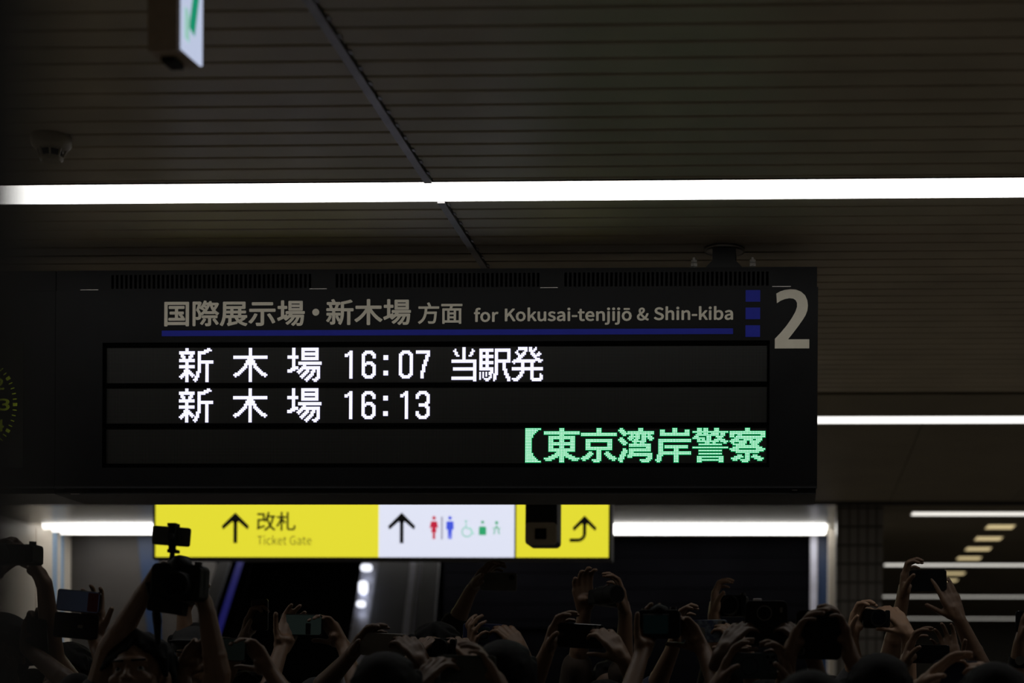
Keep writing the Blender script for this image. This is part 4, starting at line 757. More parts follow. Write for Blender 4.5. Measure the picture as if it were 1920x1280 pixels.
def person(label, pos, top, face, hands, vox=.0055, skin=0, shirt='black', sleeve=.5, hair=0, cap=None, mask=False, look=0, tilt=0, hs=1.0, extra=None, group=None):
    """pos: (x,y) of the body axis; top: height of the crown; face: unit heading; hands: list of dicts W,f,n,t,(e)"""
    x, y = pos; fw = Vector((face[0], face[1], 0)).normalized(); rt = Vector((-fw.y, fw.x, 0))*-1; up = _Z
    t = thing('person', label, 'person', (x, y, 0), group)
    hc = Vector((x, y, top-.125*hs))+fw*.03
    q = Matrix((rt, fw, up)).transposed()
    q = q @ Matrix.Rotation(math.radians(look), 3, 'X') @ Matrix.Rotation(math.radians(tilt), 3, 'Y')
    F = Form(); P = head_form(F, hc, q, hs)
    base = Vector((x, y, 0)); sz = top-.335
    def L(a, b_, c): return base+rt*a+fw*b_+up*c
    F.cap(L(0, -.02, sz-.02), hc+Vector((0, 0, -.06))-fw*.02, .058, .050)
    k = top/1.72
    F.ell(L(0, 0, sz-.14), (.155, .10, .20), Matrix((rt, fw, up)).transposed(), 3)
    F.cap(L(-.13, 0, sz-.03), L(.13, 0, sz-.03), .055); F.ell(L(0, 0, .98*k), (.15, .105, .16), Matrix((rt, fw, up)).transposed(), 3)
    F.cap(L(0, 0, sz-.2), L(0, 0, 1.0*k), .115, .125)
    sh = Form(); rm = Matrix((rt, fw, up)).transposed()
    sh.ell(L(0, 0, sz-.15), (.178, .122, .215), rm, 3); sh.cap(L(-.135, 0, sz-.035), L(.135, 0, sz-.035), .070); sh.cap(L(0, 0, sz-.2), L(0, 0, .92*k), .142, .150); sh.ell(L(0, 0, .93*k), (.172, .128, .12), rm, 3)
    sh.cap(L(0, -.01, sz), L(0, -.01, sz+.045), .070, .066)
    tr = Form(); tr.ell(L(0, 0, .90*k), (.162, .118, .12), rm, 3)
    shoes = []
    for s in (-1, 1):
        hip, kn_, an = L(.085*s, 0, .88*k), L(.095*s, .02, .48*k), L(.10*s, -.02, .08)
        F.cap(hip, kn_, .075, .050); F.cap(kn_, an, .052, .034); F.ell(L(.10*s, .04, .045), (.036, .10, .035), rm)
        tr.cap(hip, kn_, .092, .068); tr.cap(kn_, L(.10*s, -.015, .10), .066, .055)
        so = Form(); so.ell(L(.10*s, .055, .045), (.046, .135, .044), rm); so.cap(L(.10*s, -.04, .05), L(.10*s, -.02, .10), .045, .042); shoes.append(so)
    used = []
    for h in hands:
        W = Vector(h['W']); sd = h['s']; S_ = L(.185*sd, 0, sz-.045)
        hint = h.get('hint') or (rt*sd*.75 - up*.8 + fw*.15)
        E = Vector(h['E']) if h.get('E') else ik(S_, W, .285*k, .250*k, hint)
        F.cap(L(.14*sd, 0, sz-.04), S_, .058, .054); F.cap(S_, E, .052, .040); F.cap(E, W, .040, .025)
        F.ell(E+(W-E)*.3, (.038,)*3); F.cap(W-(W-E).normalized()*.02, W+Vector(h['f']).normalized()*.03, .026, .024)
        hand(F, W, h['f'], h['n'], h['t'], h.get('curl', (22, 38, 26)), h.get('tc', 14), h.get('sp', 5), h.get('S', 1.0), h.get('index'))
        sh.cap(L(.14*sd, 0, sz-.04), S_, .070, .068)
        if sleeve <= .5: sh.cap(S_, S_+(E-S_)*(sleeve*2 if sleeve < .5 else 1), .068, .060)
        else:
            sh.cap(S_, E, .068, .056); sh.cap(E, E+(W-E)*(sleeve-.5)*1.9, .056, .040)
        used.append(sd)
    for sd in (-1, 1):
        if sd not in used:
            S_, E, W = L(.185*sd, 0, sz-.045), L(.235*sd, .02, sz-.32), L(.22*sd, .12, sz-.55)
            F.cap(L(.14*sd, 0, sz-.04), S_, .058, .054); F.cap(S_, E, .052, .040); F.cap(E, W, .042, .026); hand(F, W, (0, 0, -1), -rt*sd, fw)
            sh.cap(L(.14*sd, 0, sz-.04), S_, .070, .068); sh.cap(S_, E, .068, .056)
            if sleeve > .5: sh.cap(E, E+(W-E)*(sleeve-.5)*1.9, .056, .040)
    if extra: extra(F)
    mlink('body', F.mesh('body', vox, 2), M[SKINS[skin]], t)
    if hair is not None:
        hf = hair_form(P, q, hs, hair, hc); mlink('hair', hf.mesh('hair', .006, 3), M['hair' if skin != 2 else 'hairb'], t)
    mlink('shirt', sh.mesh('shirt', .012, 3), CL[shirt], t)
    mlink('trousers', tr.mesh('trousers', .015, 3), CL['trousers'], t)
    for so in shoes: mlink('shoe', so.mesh('shoe', .01, 2), CL['black'], t)
    for s in (-1, 1):                                                        # eyes, brows
        b = B(); e = P(.030*s, .0700, .0035)
        bmesh.ops.create_icosphere(b, subdivisions=3, radius=.0105*hs, matrix=Matrix.Translation(e)); eye = obj('eye', b, M['eyew'], t, True)
        b = B(); bmesh.ops.create_icosphere(b, subdivisions=2, radius=.0055*hs, matrix=Matrix.Translation(P(.0315*s-.001, .0772, .0050))); obj('iris', b, M['iris'], eye, True)
        ff = Form(); ff.cap(P(.014*s, .092, .024), P(.046*s, .080, .028), .004*hs, .003*hs, 8); mlink('eyebrow', ff.mesh('eyebrow', .0025, 0), M['hair'], t)
    if mask:
        ff = Form(); ff.ell(P(0, .048, -.045), (.060*hs, .062*hs, .045*hs), q, 3); mlink('face_mask', ff.mesh('face_mask', .006, 2), CL['mask'], t)
    if cap:
        ff = Form(); ff.ell(P(0, -.014, .062), (.092*hs, .108*hs, .078*hs), q, 3); ff.ell(P(0, .10, .062), (.070*hs, .065*hs, .008*hs), q, 3); mlink('cap', ff.mesh('cap', .007, 2), CL[cap], t)
    return t

# ------------------------------------------------------------------ phones and cameras
def smartphone(label, px, py, w, h, d, tilt=0, yaw=0, back=True, body='phoneblack', style=3, scr=None, name='smartphone', cat='phone', th=.009):
    """w,h in metres as seen; d distance; back=True: its back with lenses faces the viewer"""
    c = U(px, py, d); t = thing(name, label, cat, c, 'raised phones' if cat == 'phone' else None)
    R = Matrix.Rotation(math.radians(yaw), 3, 'Z') @ Matrix.Rotation(math.radians(tilt), 3, 'Y')
    def Q(x, y, z): return c+R @ Vector((x, y, z))
    r = min(w, h)*.13
    b = B(); rbox(b, c, (w, th, h), r, R, 5); obj('body', b, M[body], t)
    if back:
        b = B(); rbox(b, Q(0, th/2+.0002, 0), (w*.97, .0006, h*.95), r*.9, R, 5); obj('screen', b, M['phoneblack'], t)
        if style == 3:
            bw = .033 if min(w, h) > .06 else .028; cx, cz = w/2-bw*.62, h/2-bw*.62
            b = B(); rbox(b, Q(cx, -th/2-.0008, cz), (bw, .002, bw), bw*.22, R, 4); bump = obj('camera_bump', b, M[body], t)
            for lx, lz in ((-.24, .24), (.24, .24), (0, -.22)):
                b = B(); tube(b, Q(cx+lx*bw, -th/2, cz+lz*bw), Q(cx+lx*bw, -th/2-.0035, cz+lz*bw), bw*.19, seg=20); obj('lens', b, M['lensglass'], bump)
                b = B(); tube(b, Q(cx+lx*bw, -th/2, cz+lz*bw), Q(cx+lx*bw, -th/2-.003, cz+lz*bw), bw*.215, seg=20); obj('lens_ring', b, M['ring'], bump)
        elif style == 2:
            bw, bh = .030, .034; cx, cz = w/2-bw*.62, h/2-bh*.6
            b = B(); rbox(b, Q(cx, -th/2-.0008, cz), (bw, .002, bh), bw*.25, R, 4); bump = obj('camera_bump', b, M['phonebeige'], t)
            for lx, lz in ((.2, .22), (-.15, -.2)):
                b = B(); tube(b, Q(cx+lx*bw, -th/2, cz+lz*bh), Q(cx+lx*bw, -th/2-.004, cz+lz*bh), .0065, seg=20); obj('lens', b, M['lensglass'], bump)
        elif style == 5:
            for i, (lx, lz) in enumerate(((-.052, .024), (-.037, .024), (-.022, .024), (-.037, .010), (-.022, .010))):
                b = B(); tube(b, Q(w/2-.005+lx*.55, -th/2, h/2-.034+lz), Q(w/2-.005+lx*.55, -th/2-.003, h/2-.034+lz), .0048, seg=16); obj('lens', b, M['lensglass'], t)
        elif style == 4:
            for lx, lz in ((-.036, -.012), (-.022, -.010), (-.036, -.024), (-.021, -.026)):
                b = B(); tube(b, Q(w/2+lx, -th/2, h/2+lz), Q(w/2+lx, -th/2-.003, h/2+lz), .0048, seg=16); obj('lens', b, M['ring'], t)
        elif style == 1:
            b = B(); tube(b, Q(w/2-.02, -th/2, h/2-.018), Q(w/2-.02, -th/2-.004, h/2-.018), .011, seg=24); obj('lens', b, M['lensglass'], t)
    else:
        b = B(); rbox(b, Q(0, -th/2-.0002, 0), (w*.96, .0006, h*.92), r*.9, R, 5); obj('screen', b, M[scr or 'scrteal'], t)
        b = B(); box(b, -.02, .02, 0, .003, 0, .001); 
        for v in b.verts: v.co = Q(v.co.x, v.co.y-.0015, v.co.z+h/2)
        obj('side_button', b, M['ring'], t)
    t['half'] = 0.0; del t['half']
    return t, c, R
def ringpart(name, t, c, R, x, z, r, wdt, m, y=-.0065):
    b = B(); n = 28; v = []
    for k in range(n):
        a = 2*math.pi*k/n
        v.append([b.verts.new(c+R @ Vector((x+rr*math.cos(a), y+yy, z+rr*math.sin(a)))) for rr, yy in ((r, 0), (r-wdt, 0), (r-wdt, .002), (r, .002))])
    for k in range(n):
        for j in range(4): b.faces.new((v[k][j], v[(k+1) % n][j], v[(k+1) % n][(j+1) % 4], v[k][(j+1) % 4]))
    return obj(name, b, m, t)
def photo_camera(label, px, py, w, h, d, tilt=0, yaw=0, lens=(0, 0, .034, .09), hump=.5, back=False, scr=None, name='camera'):
    """lens=(x,z,radius,length); back=True shows the rear with its screen"""
    c = U(px, py, d); t = thing(name, label, 'camera', c, None)
    R = Matrix.Rotation(math.radians(yaw), 3, 'Z') @ Matrix.Rotation(math.radians(tilt), 3, 'Y')
    def Q(x, y, z): return c+R @ Vector((x, y, z))
    sg = 1 if back else -1; th = .055
    b = B(); rbox(b, c, (w, th, h), h*.16, R, 5); obj('body', b, M['camblack'], t)
    b = B(); rbox(b, Q(-sg*w*.40, sg*.028, -h*.02), (w*.2, .05, h*.9), w*.06, R, 4); obj('grip', b, M['camblack'], t)
    if hump:
        b = B(); 
        F = Form(); F.cap(Q(-.016*hump*2, -.01, h/2-.005), Q(.016*hump*2, -.01, h/2-.005), .02); F.cap(Q(0, -.015, h/2+.002), Q(0, .02, h/2+.002), .022*hump*2)
        b.free(); mlink('viewfinder', F.mesh('viewfinder', .004, 1), M['camblack'], t)
    lx, lz, lr, ll = lens; y0 = sg*th/2
    b = B(); tube(b, Q(lx, y0*.8, lz), Q(lx, y0+sg*ll*.55, lz), lr*1.03, seg=32); tube(b, Q(lx, y0+sg*ll*.5, lz), Q(lx, y0+sg*ll, lz), lr, lr*.97, seg=32)
    br = obj('lens_barrel', b, M['camblack'], t)
    b = B(); tube(b, Q(lx, y0+sg*ll, lz), Q(lx, y0+sg*(ll+.001), lz), lr*.82, seg=32); obj('front_glass', b, M['lensglass'], br)
    b = B(); tube(b, Q(w*.33, 0, h/2), Q(w*.33, 0, h/2+.011), .011, seg=20); obj('dial', b, M['darkmetal'], t)
    b = B(); tube(b, Q(-w*.36, 0, h/2), Q(-w*.36, 0, h/2+.006), .007, seg=16); obj('shutter_button', b, M['ring'], t)
    if back:
        b = B(); rbox(b, Q(-w*.06, -sg*(th/2+.003), -h*.03), (w*.62, .006, h*.74), .004, R, 3); p = obj('screen_frame', b, M['camblack'], t)
        b = B(); rbox(b, Q(-w*.06, -sg*(th/2+.0063), -h*.03), (w*.57, .001, h*.66), .003, R, 3); obj('screen', b, M[scr or 'scrteal'], p)
    return t, c, R

# ------------------------------------------------------------------ who stands where
def grip(c, w, h, side, face, d_out=.010, S=1.0, low=.35, R=None, lit=False):
    """hand at the left (side=-1) or right (side=+1) end of a device centred c, as the viewer sees it.
    face=-1: the holder faces us, fingers come round the near side; face=+1: holder's back to us"""
    e = Vector((side*(w/2+.006), 0, -h*low)); e = (R @ e) if R else e
    yn = -1 if face < 0 else 1
    W = c+e+Vector((side*.064, yn*.024, -.060+h*low*.6))
    return dict(W=W, f=(-side*.58, 0, .80), n=(-side*.55, -yn*.70, -.30), t=(-side*.2, -yn*.6, -.7), curl=(20, 44, 32), s=side, S=S*.92)
def grip_under(c, w, h, side, face, S=1.0):
    yn = -1 if face < 0 else 1
    W = c+Vector((side*(w/2-.015), -yn*.045, -h/2-.055))
    return dict(W=W, f=(-side*.15, yn*.5, .80), n=(-side*.25, yn*.3, .7), t=(side*1, 0, .1), curl=(15, 30, 25), s=side, S=S)
TOWARD = (0, -1)
def dist(d): return d
PE = []   # (label, kwargs, x, y, free)
def add(label, head, d, top, face, hands, free=True, **kw):
    """head: image column of the head; d: distance; top: crown height in m"""
    x = U(head, 1200, d).x
    PE.append([label, x, d, top, face, hands, free, kw])
def sidefix(hs, face):
    # arm index is in the body's own frame: facing us mirrors left and right
    out = []
    for h in hs:
        h = dict(h); h['s'] = h['s']*(-1 if face[1] < 0 else 1); out.append(h)
    return out
def topz(py, d): return U(960, py, d).z
A_, T_ = (0, 1), (0, -1)          # facing away from / towards the viewer
def wr(px, py, d): return U(px, py, d)
# 1 far left head with portrait phone
t, c, R = smartphone('black portrait phone beside the head at the far left, over the bright wall', 69, 1204, .150*.5, .150, 5.6, tilt=-4, back=True, style=1)
add('person at the far left edge holding a black phone upright beside a dark cap', 8, 5.75, topz(1158, 5.75), T_, [dict(W=wr(52, 1215, 5.62), f=(.25, .1, .95), n=(.8, -.5, 0), t=(0, 1, .2), curl=(20, 60, 50), s=1)], False, shirt='black', cap='black', skin=1)
# 2 horizontal camera high at left, arm over the bright wall
t, c, R = photo_camera('black camera held high at the left edge against the beige wall', 36, 1040, .135, .062, 5.45, lens=(-.055, 0, .036, .08), hump=0)
add('person with a bare raised arm lifting a camera at the upper left', 132, 6.2, topz(1212, 6.2), T_,
    [dict(W=wr(84, 1092, 5.55), f=(-.42, -.15, .85), n=(-.8, -.2, -.4), t=(0, 1, 0), curl=(15, 35, 45), s=1, E=wr(99, 1235, 5.72)),
     dict(W=wr(-20, 1090, 5.55), f=(.25, -.1, .9), n=(.8, -.2, -.3), t=(0, 1, 0), s=-1)], False, shirt='green', hair=0, sleeve=.3)
# 3 wallet phone
t, c, R = smartphone('phone with a blue-grey and red lit screen in an open black wallet case', 148, 1127, .140, .070, 5.5, tilt=5, back=False, scr='scrblue')
b = B(); rbox(b, c+R @ Vector((.048, -.0058, 0)), (.034, .0006, .060), .002, R); obj('screen_patch', b, M['scrred'], t)
b = B(); rbox(b, c+R @ Vector((-.003, .004, -.079)), (.142, .008, .082), .008, R); obj('flip_cover', b, M['camblack'], t)
b = B(); rbox(b, c+R @ Vector((.012, -.0006, -.080)), (.016, .001, .010), .002, R); obj('clasp', b, M['phonebeige'], t)
add('person seen from behind under the wallet phone, dark green top', 100, 4.92, 1.53, A_, [dict(W=c+Vector((.040, .035, -.118)), f=(-.12, .0, .98), n=(0, -1, .1), t=(1, 0, 0), curl=(0, 10, 50), sp=7, s=1, S=.95)], False, shirt='green')
# 4 the man whose face shows
dm = 5.2
t, c, R = photo_camera('large black camera held up with both hands, phone clamped on top', 338, 1092, .155, .105, dm-.12, tilt=3, lens=(.015, -.012, .040, .06), hump=.6)
cam4 = c
b = B(); rbox(b, c+Vector((-.030, -.02, -.072)), (.105, .05, .040), .006, Matrix.Rotation(math.radians(9), 3, 'Y')); obj('battery_grip', b, M['camblack'], t)
st_ = B(); pts = [(276, 1092), (280, 1112), (286, 1130), (291, 1142)]
for (x0, y0), (x1, y1) in zip(pts[:-1], pts[1:]): tube(st_, U(x0, y0, dm-.1), U(x1, y1, dm-.1), .006, seg=10)
obj('strap', st_, M['camblack'], t)
ff = Form(); ff.cap(U(293, 1148, dm-.1), U(295, 1165, dm-.1), .013, .014); ff.cap(U(295, 1165, dm-.1), U(296, 1205, dm-.1), .013, .008); mlink('strap_pad', ff.mesh('strap_pad', .004, 1), M['camblack'], t)
t2, c2, R2 = smartphone('phone clamped on top of the large camera, in front of the yellow sign', 322, 1005, .112, .056, dm-.10, tilt=4, back=True, style=0, body='phoneolive')
t2['label'] = 'phone clamped above the large camera, in front of the yellow sign corner'
cm = thing('phone_clamp', 'black clamp joining the phone to the large camera below the yellow sign', 'phone clamp', U(323, 1045, dm-.13))
b = B(); k = (dm-.13)/FPX; cc = U(323, 1006, dm-.118); rbox(b, cc, (13*k, .012, 50*k), 2*k); box(b, cc.x-8*k, cc.x+8*k, cc.y-.008, cc.y+.03, cc.z+20*k, cc.z+26*k); box(b, cc.x-8*k, cc.x+8*k, cc.y-.008, cc.y+.03, cc.z-30*k, cc.z-24*k); obj('jaw', b, M['camblack'], cm)
b = B(); tube(b, cc+Vector((0, -.006, 0)), cc+Vector((0, -.016, 0)), 6*k, seg=20); obj('knob', b, M['darkmetal'], cm)
b = B(); tube(b, U(323, 1033, dm-.12), U(323, 1062, dm-.12), .006, .012, seg=14); tube(b, U(323, 1050, dm-.12), U(323, 1055, dm-.12), .014, seg=18); obj('ball_head', b, M['camblack'], cm)
add('young man with fluffy black hair looking up, holding a large camera overhead', 268, dm+.02, topz(1190, dm+.02), T_,
    [dict(W=wr(272, 1108, dm-.06), f=(.62, -.10, .72), n=(.70, -.1, -.65), t=(0, 1, .2), curl=(26, 44, 34), s=-1, E=wr(207, 1218, dm-.02)),
     dict(W=wr(388, 1146, dm-.07), f=(-.22, -.10, .95), n=(-.85, -.3, -.1), t=(0, 1, .1), curl=(24, 46, 40), s=1, S=.95, E=wr(408, 1262, dm-.02))], False, vox=.0035, hair=2, shirt='black', look=14, tilt=4, hs=1.08, sleeve=.3)
# 5 capped person with raised hand behind the large camera
t, c, R = smartphone('small dark phone hidden behind the large camera, held on a thin raised arm', 352, 1100, .07, .13, 6.25, back=True, style=1)
add('person in a wide dark cap behind the man with the large camera', 372, 6.35, topz(1176, 6.35), T_, [dict(W=wr(345, 1142, 6.28), f=(.05, -.1, 1), n=(.3, -.9, 0), t=(1, .5, 0), curl=(10, 25, 25), s=-1, E=wr(349, 1240, 6.3))], False, cap='black', shirt='navy', hair=1)
# 6
t, c, R = smartphone('phone with a faint olive screen and painted top-edge glint, low beside the man', 420, 1217, .138, .070, 5.3, tilt=2, back=False, scr='scrolive')
b = B(); rbox(b, c+R @ Vector((-.015, -.001, .036)), (.06, .006, .003), .001, R); obj('edge_glint', b, M['ring'], t)  # silver strip paints the glint along the top edge
add('person from behind holding the olive-screen phone low in both hands', 425, 4.95, 1.50, A_, [grip(c, .138, .07, -1, 1), grip(c, .138, .07, 1, 1)], True, shirt='navy', hair=1)
# 7
t, c, R = smartphone('black phone held upright in one hand below the yellow sign arrow', 487, 1152, .066, .122, 6.7, back=True, style=1)
add('person holding a black phone upright with a warmly lit hand', 470, 6.9, 1.66, T_, [dict(W=wr(457, 1200, 6.72), f=(.35, -.1, .9), n=(.9, -.1, 0), t=(0, -1, .6), curl=(12, 45, 45), tc=4, s=-1)], True, shirt='black', skin=0)
# 8
t, c, R = smartphone('wide tablet-like phone with a pale grey-green screen, left of the white phone', 565, 1171, .150, .075, 6.1, tilt=1, back=False, scr='scrgreen')
for a_, w_ in ((-.062, .022), (.026, .018)):
    b = B(); rbox(b, c+R @ Vector((a_, -.0055, -.014)), (w_, .0006, .040), .003, R); obj('screen_patch', b, M['phoneblack'], t)
add('person from behind gripping the phone with the pale grey-green screen', 600, 5.75, 1.56, A_, [grip(c, .15, .075, 1, 1), grip_under(c, .15, .075, -1, 1)], True, shirt='brown')
# 9 pale phone with three lenses
t, c, R = smartphone('pale beige phone with a three-lens bump held in front of the escalator rail', 719, 1208, .153, .074, 5.7, tilt=2, back=True, body='phonesilver', style=3)
add('person holding the pale three-lens phone, forearm slanting down to the left', 655, 5.95, 1.60, T_,
    [dict(W=wr(655, 1232, 5.74), f=(.62, -.2, .70), n=(.55, -.2, -.75), t=(.3, -.6, .8), curl=(8, 26, 22), tc=2, s=-1, E=wr(592, 1300, 5.85)), grip(c, .153, .074, 1, -1, low=.5)], True, shirt='black', skin=1)
# 10 big dark head in front
add('person seen from behind, large black head low in the middle left, before the pale phone', 722, 4.75, topz(1230, 4.75), A_, [], False, shirt='black', hair=0)
# 11 head with phone arm (patterned)
t10, c10, R10 = smartphone('faint beige phone raised highest at centre on one slanting arm', 935, 1090, .148, .072, 7.0, tilt=1, back=True, body='phonebeige', style=1)
add('person raising a beige phone high on one arm at the centre of the crowd', 842, 7.15, 1.74, T_, [dict(W=wr(884, 1104, 7.02), f=(.55, -.1, .6), n=(.6, -.3, -.6), t=(.3, -.2, .9), curl=(10, 30, 25), s=-1, E=wr(852, 1172, 7.08))], True, shirt='black', hair=0)
t, c, R = photo_camera('small black camera held before a masked face at the centre', 832, 1214, .10, .060, 5.75, lens=(0, 0, .026, .045), hump=0)
add('masked person with black hair holding a small camera to the face', 820, 5.98, topz(1172, 5.98), T_, [grip(c, .10, .06, -1, -1), grip(c, .10, .06, 1, -1)], False, mask=True, shirt='black', hair=0)
# 12
t, c, R = smartphone('blue-grey phone with a dark round ring and five small lenses', 908, 1189, .152, .076, 6.2, tilt=2, back=True, body='phoneblue', style=5)
b = B(); rbox(b, c+R @ Vector((-.002, -.0052, -.002)), (.042, .0012, .056), .006, R); obj('ring_plate', b, M['phoneteal'], t); ringpart('grip_ring', t, c, R, -.002, -.002, .018, .006, M['camblack'])
add('person gripping the blue-grey five-lens phone with the hand on the right', 952, 6.45, 1.60, T_, [grip(c, .152, .076, 1, -1), grip_under(c, .152, .076, -1, -1)], True, shirt='grey', hair=0)
add('person from behind with round black hair, right of the masked person', 945, 5.15, topz(1206, 5.15), A_, [], False, shirt='black', hair=0)
# 13 olive phone at the bottom
t, c, R = smartphone('dull olive phone at the bottom edge, fingers wrapped from the right', 878, 1254, .156, .078, 4.9, tilt=1, back=True, body='phoneolive', style=0)
add('person holding the dull olive phone at the bottom edge', 870, 5.35, 1.56, T_, [dict(W=wr(942, 1292, 4.92), f=(-.45, -.1, .85), n=(-.85, -.1, -.4), t=(0, .6, .8), curl=(12, 30, 25), s=1), grip(c, .156, .078, -1, -1)], True, shirt='black', skin=0)
# 14 camera held high
t, c, R = photo_camera('black camera with a long lens held high right of centre against the dark shutter', 1137, 1122, .125, .055, 6.4, yaw=38, tilt=4, lens=(-.035, .005, .034, .10), hump=0)
add('person raising a black long-lens camera with both hands over the crowd', 1125, 6.65, 1.70, T_,
    [dict(W=wr(1096, 1146, 6.42), f=(-.05, -.2, .9), n=(.4, -.8, .2), t=(1, .3, .3), curl=(16, 32, 30), s=-1, E=wr(1082, 1250, 6.5)), dict(W=wr(1173, 1152, 6.42), f=(-.2, -.1, .95), n=(-.75, -.2, -.1), t=(0, -.8, .3), curl=(14, 34, 30), s=1, E=wr(1168, 1262, 6.5))], True, shirt='brown', hair=1)
t, c, R = smartphone('black phone with four glinting lenses held level right of centre', 1089, 1192, .152, .080, 5.7, tilt=3, back=True, style=4)
add('person holding the black four-lens phone with a bent left hand', 1050, 5.98, 1.60, T_,
    [dict(W=wr(1025, 1224, 5.74), f=(.35, -.15, .85), n=(.8, -.2, -.5), t=(.5, -.3, .8), curl=(14, 36, 20), s=-1, E=wr(992, 1300, 5.85)), grip(c, .152, .08, 1, -1, low=.6)], True, shirt='black', skin=0)
# 15
t, c, R = photo_camera('black camera seen from the back with a dark teal screen', 1236, 1170, .135, .088, 5.5, lens=(0, 0, .034, .06), hump=.4, back=True, scr='scrteal')
add('person from behind framing with the teal-screen camera', 1215, 5.05, 1.54, A_, [grip_under(c, .135, .088, -1, 1), grip(c, .135, .088, 1, 1, low=.5)], True, shirt='black')
# 16
t, c, R = smartphone('phone in a marbled blue and white case, two lenses, right of centre', 1323, 1183, .150, .078, 6.0, tilt=-1, back=True, body='marble', style=2)
b = B(); rbox(b, c+R @ Vector((-.014, -.0054, -.012)), (.024, .001, .05), .006, R); obj('sticker', b, M['phonebeige'], t)
add('person holding the marbled blue phone with both hands', 1300, 6.3, 1.58, T_,
    [dict(W=wr(1262, 1214, 6.03), f=(.25, -.1, .95), n=(.85, -.2, -.2), t=(.7, -.5, .3), curl=(12, 34, 40), s=-1, E=wr(1226, 1296, 6.15)), grip(c, .15, .078, 1, -1, low=.55)], True, shirt='navy', skin=0)
# 17 lit hand curved on a lens
t, c, R = photo_camera('black camera with a big round lens gripped by one brightly lit hand', 1376, 1136, .115, .085, 7.1, yaw=-6, lens=(-.010, 0, .040, .06), hump=0)
add('person whose pale lit hand arches over a round camera lens', 1385, 7.3, 1.68, T_, [dict(W=wr(1338, 1152, 7.04), f=(.10, -.05, 1.0), n=(1.0, -.1, 0), t=(.2, -1, 0), curl=(30, 46, 26), sp=2, s=-1, E=wr(1345, 1230, 7.15))], True, shirt='black', skin=2)
# 18 boxy ring camera
t, c, R = smartphone('boxy black camera with a silver lens ring and a white flash bar, right of centre', 1437, 1168, .132, .138, 5.45, back=True, style=0, body='camblack', name='camera', cat='camera', th=.04)
ringpart('lens_ring', t, c, R, -.006, .030, .024, .0035, M['ring'], -.026); b = B(); tube(b, c+Vector((-.006, -.02, .03)), c+Vector((-.006, -.028, .03)), .020, seg=28); obj('lens', b, M['lensglass'], t)
b = B(); rbox(b, c+Vector((-.028, -.002, .071)), (.027, .018, .010), .002); obj('flash', b, mat('flash_window', (.6, .57, .6), .3, noise=0), t)
b = B(); rbox(b, c+Vector((.046, -.0205, .040)), (.008, .002, .016), .001); obj('window', b, M['ring'], t)
add('person holding the boxy ring camera with both hands', 1440, 5.78, 1.60, T_, [grip(c, .15, .138, -1, -1, low=.75), grip(c, .15, .138, 1, -1, low=.75)], True, shirt='black', skin=1)
# 19 teal phone with ring
t, c, R = smartphone('dark teal phone with a large round ring and a square lens block', 1410, 1248, .150, .078, 5.2, tilt=1, back=True, body='phoneteal', style=3)
ringpart('magnet_ring', t, c, R, -.008, -.002, .027, .002, M['camblack'], -.0055)
add('person holding the dark teal phone, lit fingers on its right side', 1405, 5.5, 1.57, T_,
    [dict(W=wr(1345, 1288, 5.22), f=(.40, -.1, .9), n=(.85, -.1, -.3), t=(.6, -.2, .7), curl=(10, 25, 25), s=-1), dict(W=wr(1482, 1292, 5.22), f=(-.25, -.1, .95), n=(-.9, -.2, -.1), t=(-.3, -.9, .3), curl=(16, 38, 34), s=1)], True, shirt='black', skin=0)
# 20 tall black phone / tablet
t, c, R = smartphone('tall black tablet with a small ring lens at its lower left', 1535, 1190, .138, .146, 5.2, tilt=1, back=True, style=0, name='tablet', cat='tablet')
ringpart('lens_ring', t, c, R, -.052, -.048, .012, .002, M['ring']); ringpart('lens_ring', t, c, R, -.050, -.048, .007, .0015, M['ring'])
add('person holding the black tablet up, fingers across its left side', 1545, 5.55, 1.60, T_,
    [dict(W=wr(1478, 1228, 5.19), f=(.35, -.15, .9), n=(.9, -.1, -.5), t=(.5, .8, .3), curl=(26, 30, 18), s=-1), dict(W=wr(1592, 1226, 5.22), f=(-.22, -.12, .95), n=(-.9, -.15, -.2), t=(-.2, .8, .3), curl=(18, 38, 30), s=1)], True, shirt='brown', skin=0)
add('person from behind in a dark red top at the bottom, under the tablet', 1520, 4.25, topz(1262, 4.25), A_, [], False, shirt='red', hair=0)
# 21 lit hand and camera
t, c, R = photo_camera('black camera with a round lens, lit hand on its left, before the tiled column', 1643, 1160, .095, .066, 6.4, lens=(.006, 0, .030, .06), hump=0)
add('person whose warmly lit hand holds a black camera before the tiled column', 1630, 6.7, 1.64, T_,
    [dict(W=wr(1596, 1196, 6.4), f=(.25, -.15, .92), n=(.8, -.45, -.2), t=(.4, -.9, 0), curl=(22, 46, 30), sp=6, s=-1, E=wr(1604, 1270, 6.5)), grip(c, .095, .066, 1, -1, low=-.1)], True, shirt='grey', skin=2)
add('person from behind with black hair left of the long raised arm', 1650, 4.95, topz(1229, 4.95), A_, [], False, shirt='black', hair=0)
# 22 two arms overhead
t, c, R = smartphone('black phone held highest at right between two long bare arms', 1740, 1088, .136, .078, 6.45, tilt=-2, back=True, style=0)
add('person with both bare arms stretched up holding a black phone at right', 1752, 6.75, 1.72, T_,
    [dict(W=wr(1693, 1122, 6.47), f=(.10, -.1, 1), n=(.9, -.2, 0), t=(.3, -.9, .3), curl=(18, 48, 34), s=-1, E=wr(1668, 1232, 6.55)),
     dict(W=wr(1798, 1160, 6.47), f=(-.42, -.05, .90), n=(-.5, .8, .1), t=(-1, 0, .2), curl=(2, 5, 8), tc=0, sp=2, s=1, E=wr(1838, 1248, 6.55))], True, shirt='white', skin=0, sleeve=.2)
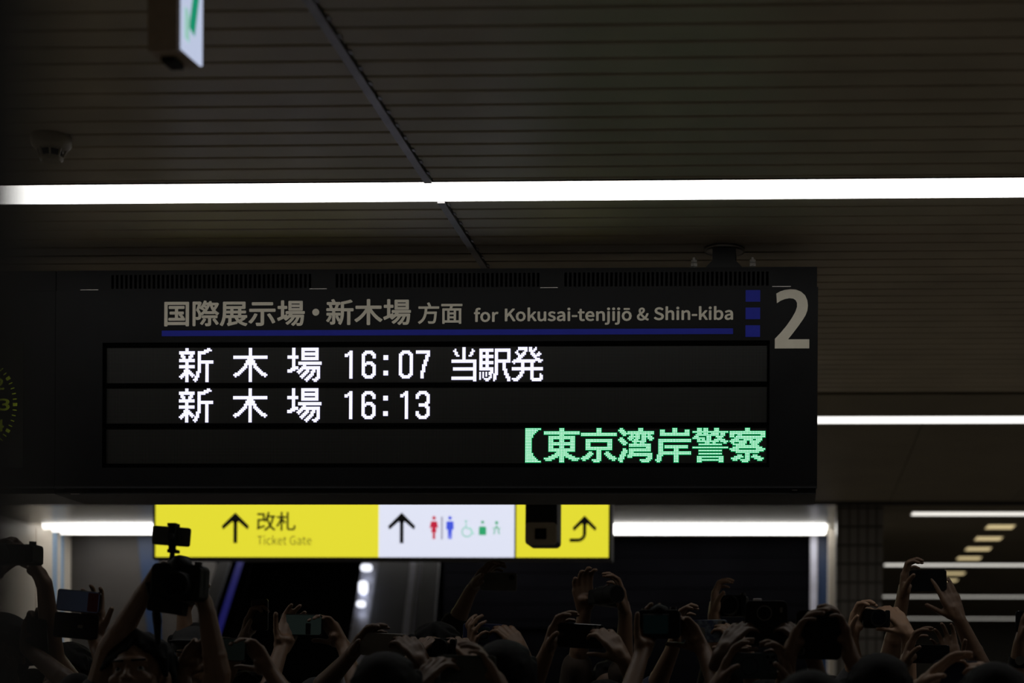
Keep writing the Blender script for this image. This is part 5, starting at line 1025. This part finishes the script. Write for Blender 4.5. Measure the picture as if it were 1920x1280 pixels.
# 23
t, c, R = smartphone('dark phone with four fingertips over its top edge at right', 1743, 1226, .140, .066, 6.2, tilt=1, back=True, style=0)
add('person gripping a dark phone, four lit fingertips showing above it', 1735, 6.05, 1.545, T_,
    [dict(W=wr(1694, 1252, 6.18), f=(.30, -.1, .9), n=(.85, -.2, -.1), t=(.5, -.5, .5), curl=(14, 36, 20), s=-1), dict(W=wr(1792, 1262, 6.22), f=(-.30, .15, .95), n=(-.4, -.8, .1), t=(1, 0, 0), curl=(0, 14, 40), sp=8, s=1)], True, shirt='navy', skin=0)
# 24
t, c, R = smartphone('navy blue phone at the bottom right, fingers over its left end', 1795, 1262, .140, .074, 5.15, tilt=1, back=True, body='phoneblue', style=0)
add('person holding the navy phone at the bottom right with spread fingers', 1775, 5.45, 1.56, T_,
    [dict(W=wr(1722, 1288, 5.14), f=(.70, -.2, .60), n=(.4, -.2, -.8), t=(-.3, -.5, .8), curl=(4, 16, 18), sp=10, s=-1), grip(c, .14, .074, 1, -1)], True, shirt='black', skin=2)
add('person from behind, black head at the bottom right corner', 1865, 4.6, topz(1245, 4.6), A_, [], False, shirt='black', hair=0)
# 25 right edge
t, c, R = smartphone('dark phone at the right edge of the crowd, mostly out of frame', 1945, 1165, .15, .075, 6.1, back=True, style=0)
add('person at the right edge with a raised forearm and a black wristwatch', 1955, 6.35, 1.66, T_, [dict(W=wr(1913, 1205, 6.12), f=(.25, -.1, .95), n=(.8, -.3, 0), t=(.3, -.9, .2), curl=(14, 30, 25), s=-1, E=wr(1902, 1300, 6.2))], True, shirt='black', skin=0)
wt = thing('wristwatch', 'black wristwatch on the forearm at the right edge', 'watch', wr(1909, 1238, 6.14))
b = B(); q0, q1 = wr(1910.5, 1232, 6.145), wr(1908.5, 1246, 6.155); tube(b, q0, q1, .034, .036, seg=24); obj('strap', b, M['camblack'], wt)
b = B(); tube(b, (q0+q1)/2+Vector((0, -.030, 0)), (q0+q1)/2+Vector((0, -.040, 0)), .016, seg=24); obj('watch_face', b, M['ring'], wt)
add('person from behind, dark head in the lower left corner below the portrait phone', 62, 6.9, topz(1262, 6.9), T_, [], False, shirt='black', hair=0)

# keep the hidden bodies from standing inside one another
for it in range(1500):
    mv = 0
    for i in range(len(PE)):
        for j in range(i+1, len(PE)):
            a, c_ = PE[i], PE[j]
            dx, dy = c_[1]-a[1], c_[2]-a[2]; ex, ey = .58, .37
            r = math.hypot(dx/ex, dy/ey)
            if r < 1:
                if r < 1e-4: dx, r = .01, .02
                push = (1-r)*.6; ux, uy = dx/r*push/1, dy/r*push
                wa, wc = (1 if a[6] else 0), (1 if c_[6] else 0)
                if wa+wc == 0: continue
                a[1] -= ux*wa/(wa+wc)*.5; a[2] -= uy*wa/(wa+wc)*.5; c_[1] += ux*wc/(wa+wc)*.5; c_[2] += uy*wc/(wa+wc)*.5; mv += 1
    if not mv: break
for label, x, y, top, face, hands, free, kw in PE:
    person(label, (x, y), top, face, sidefix(hands, face), **kw)
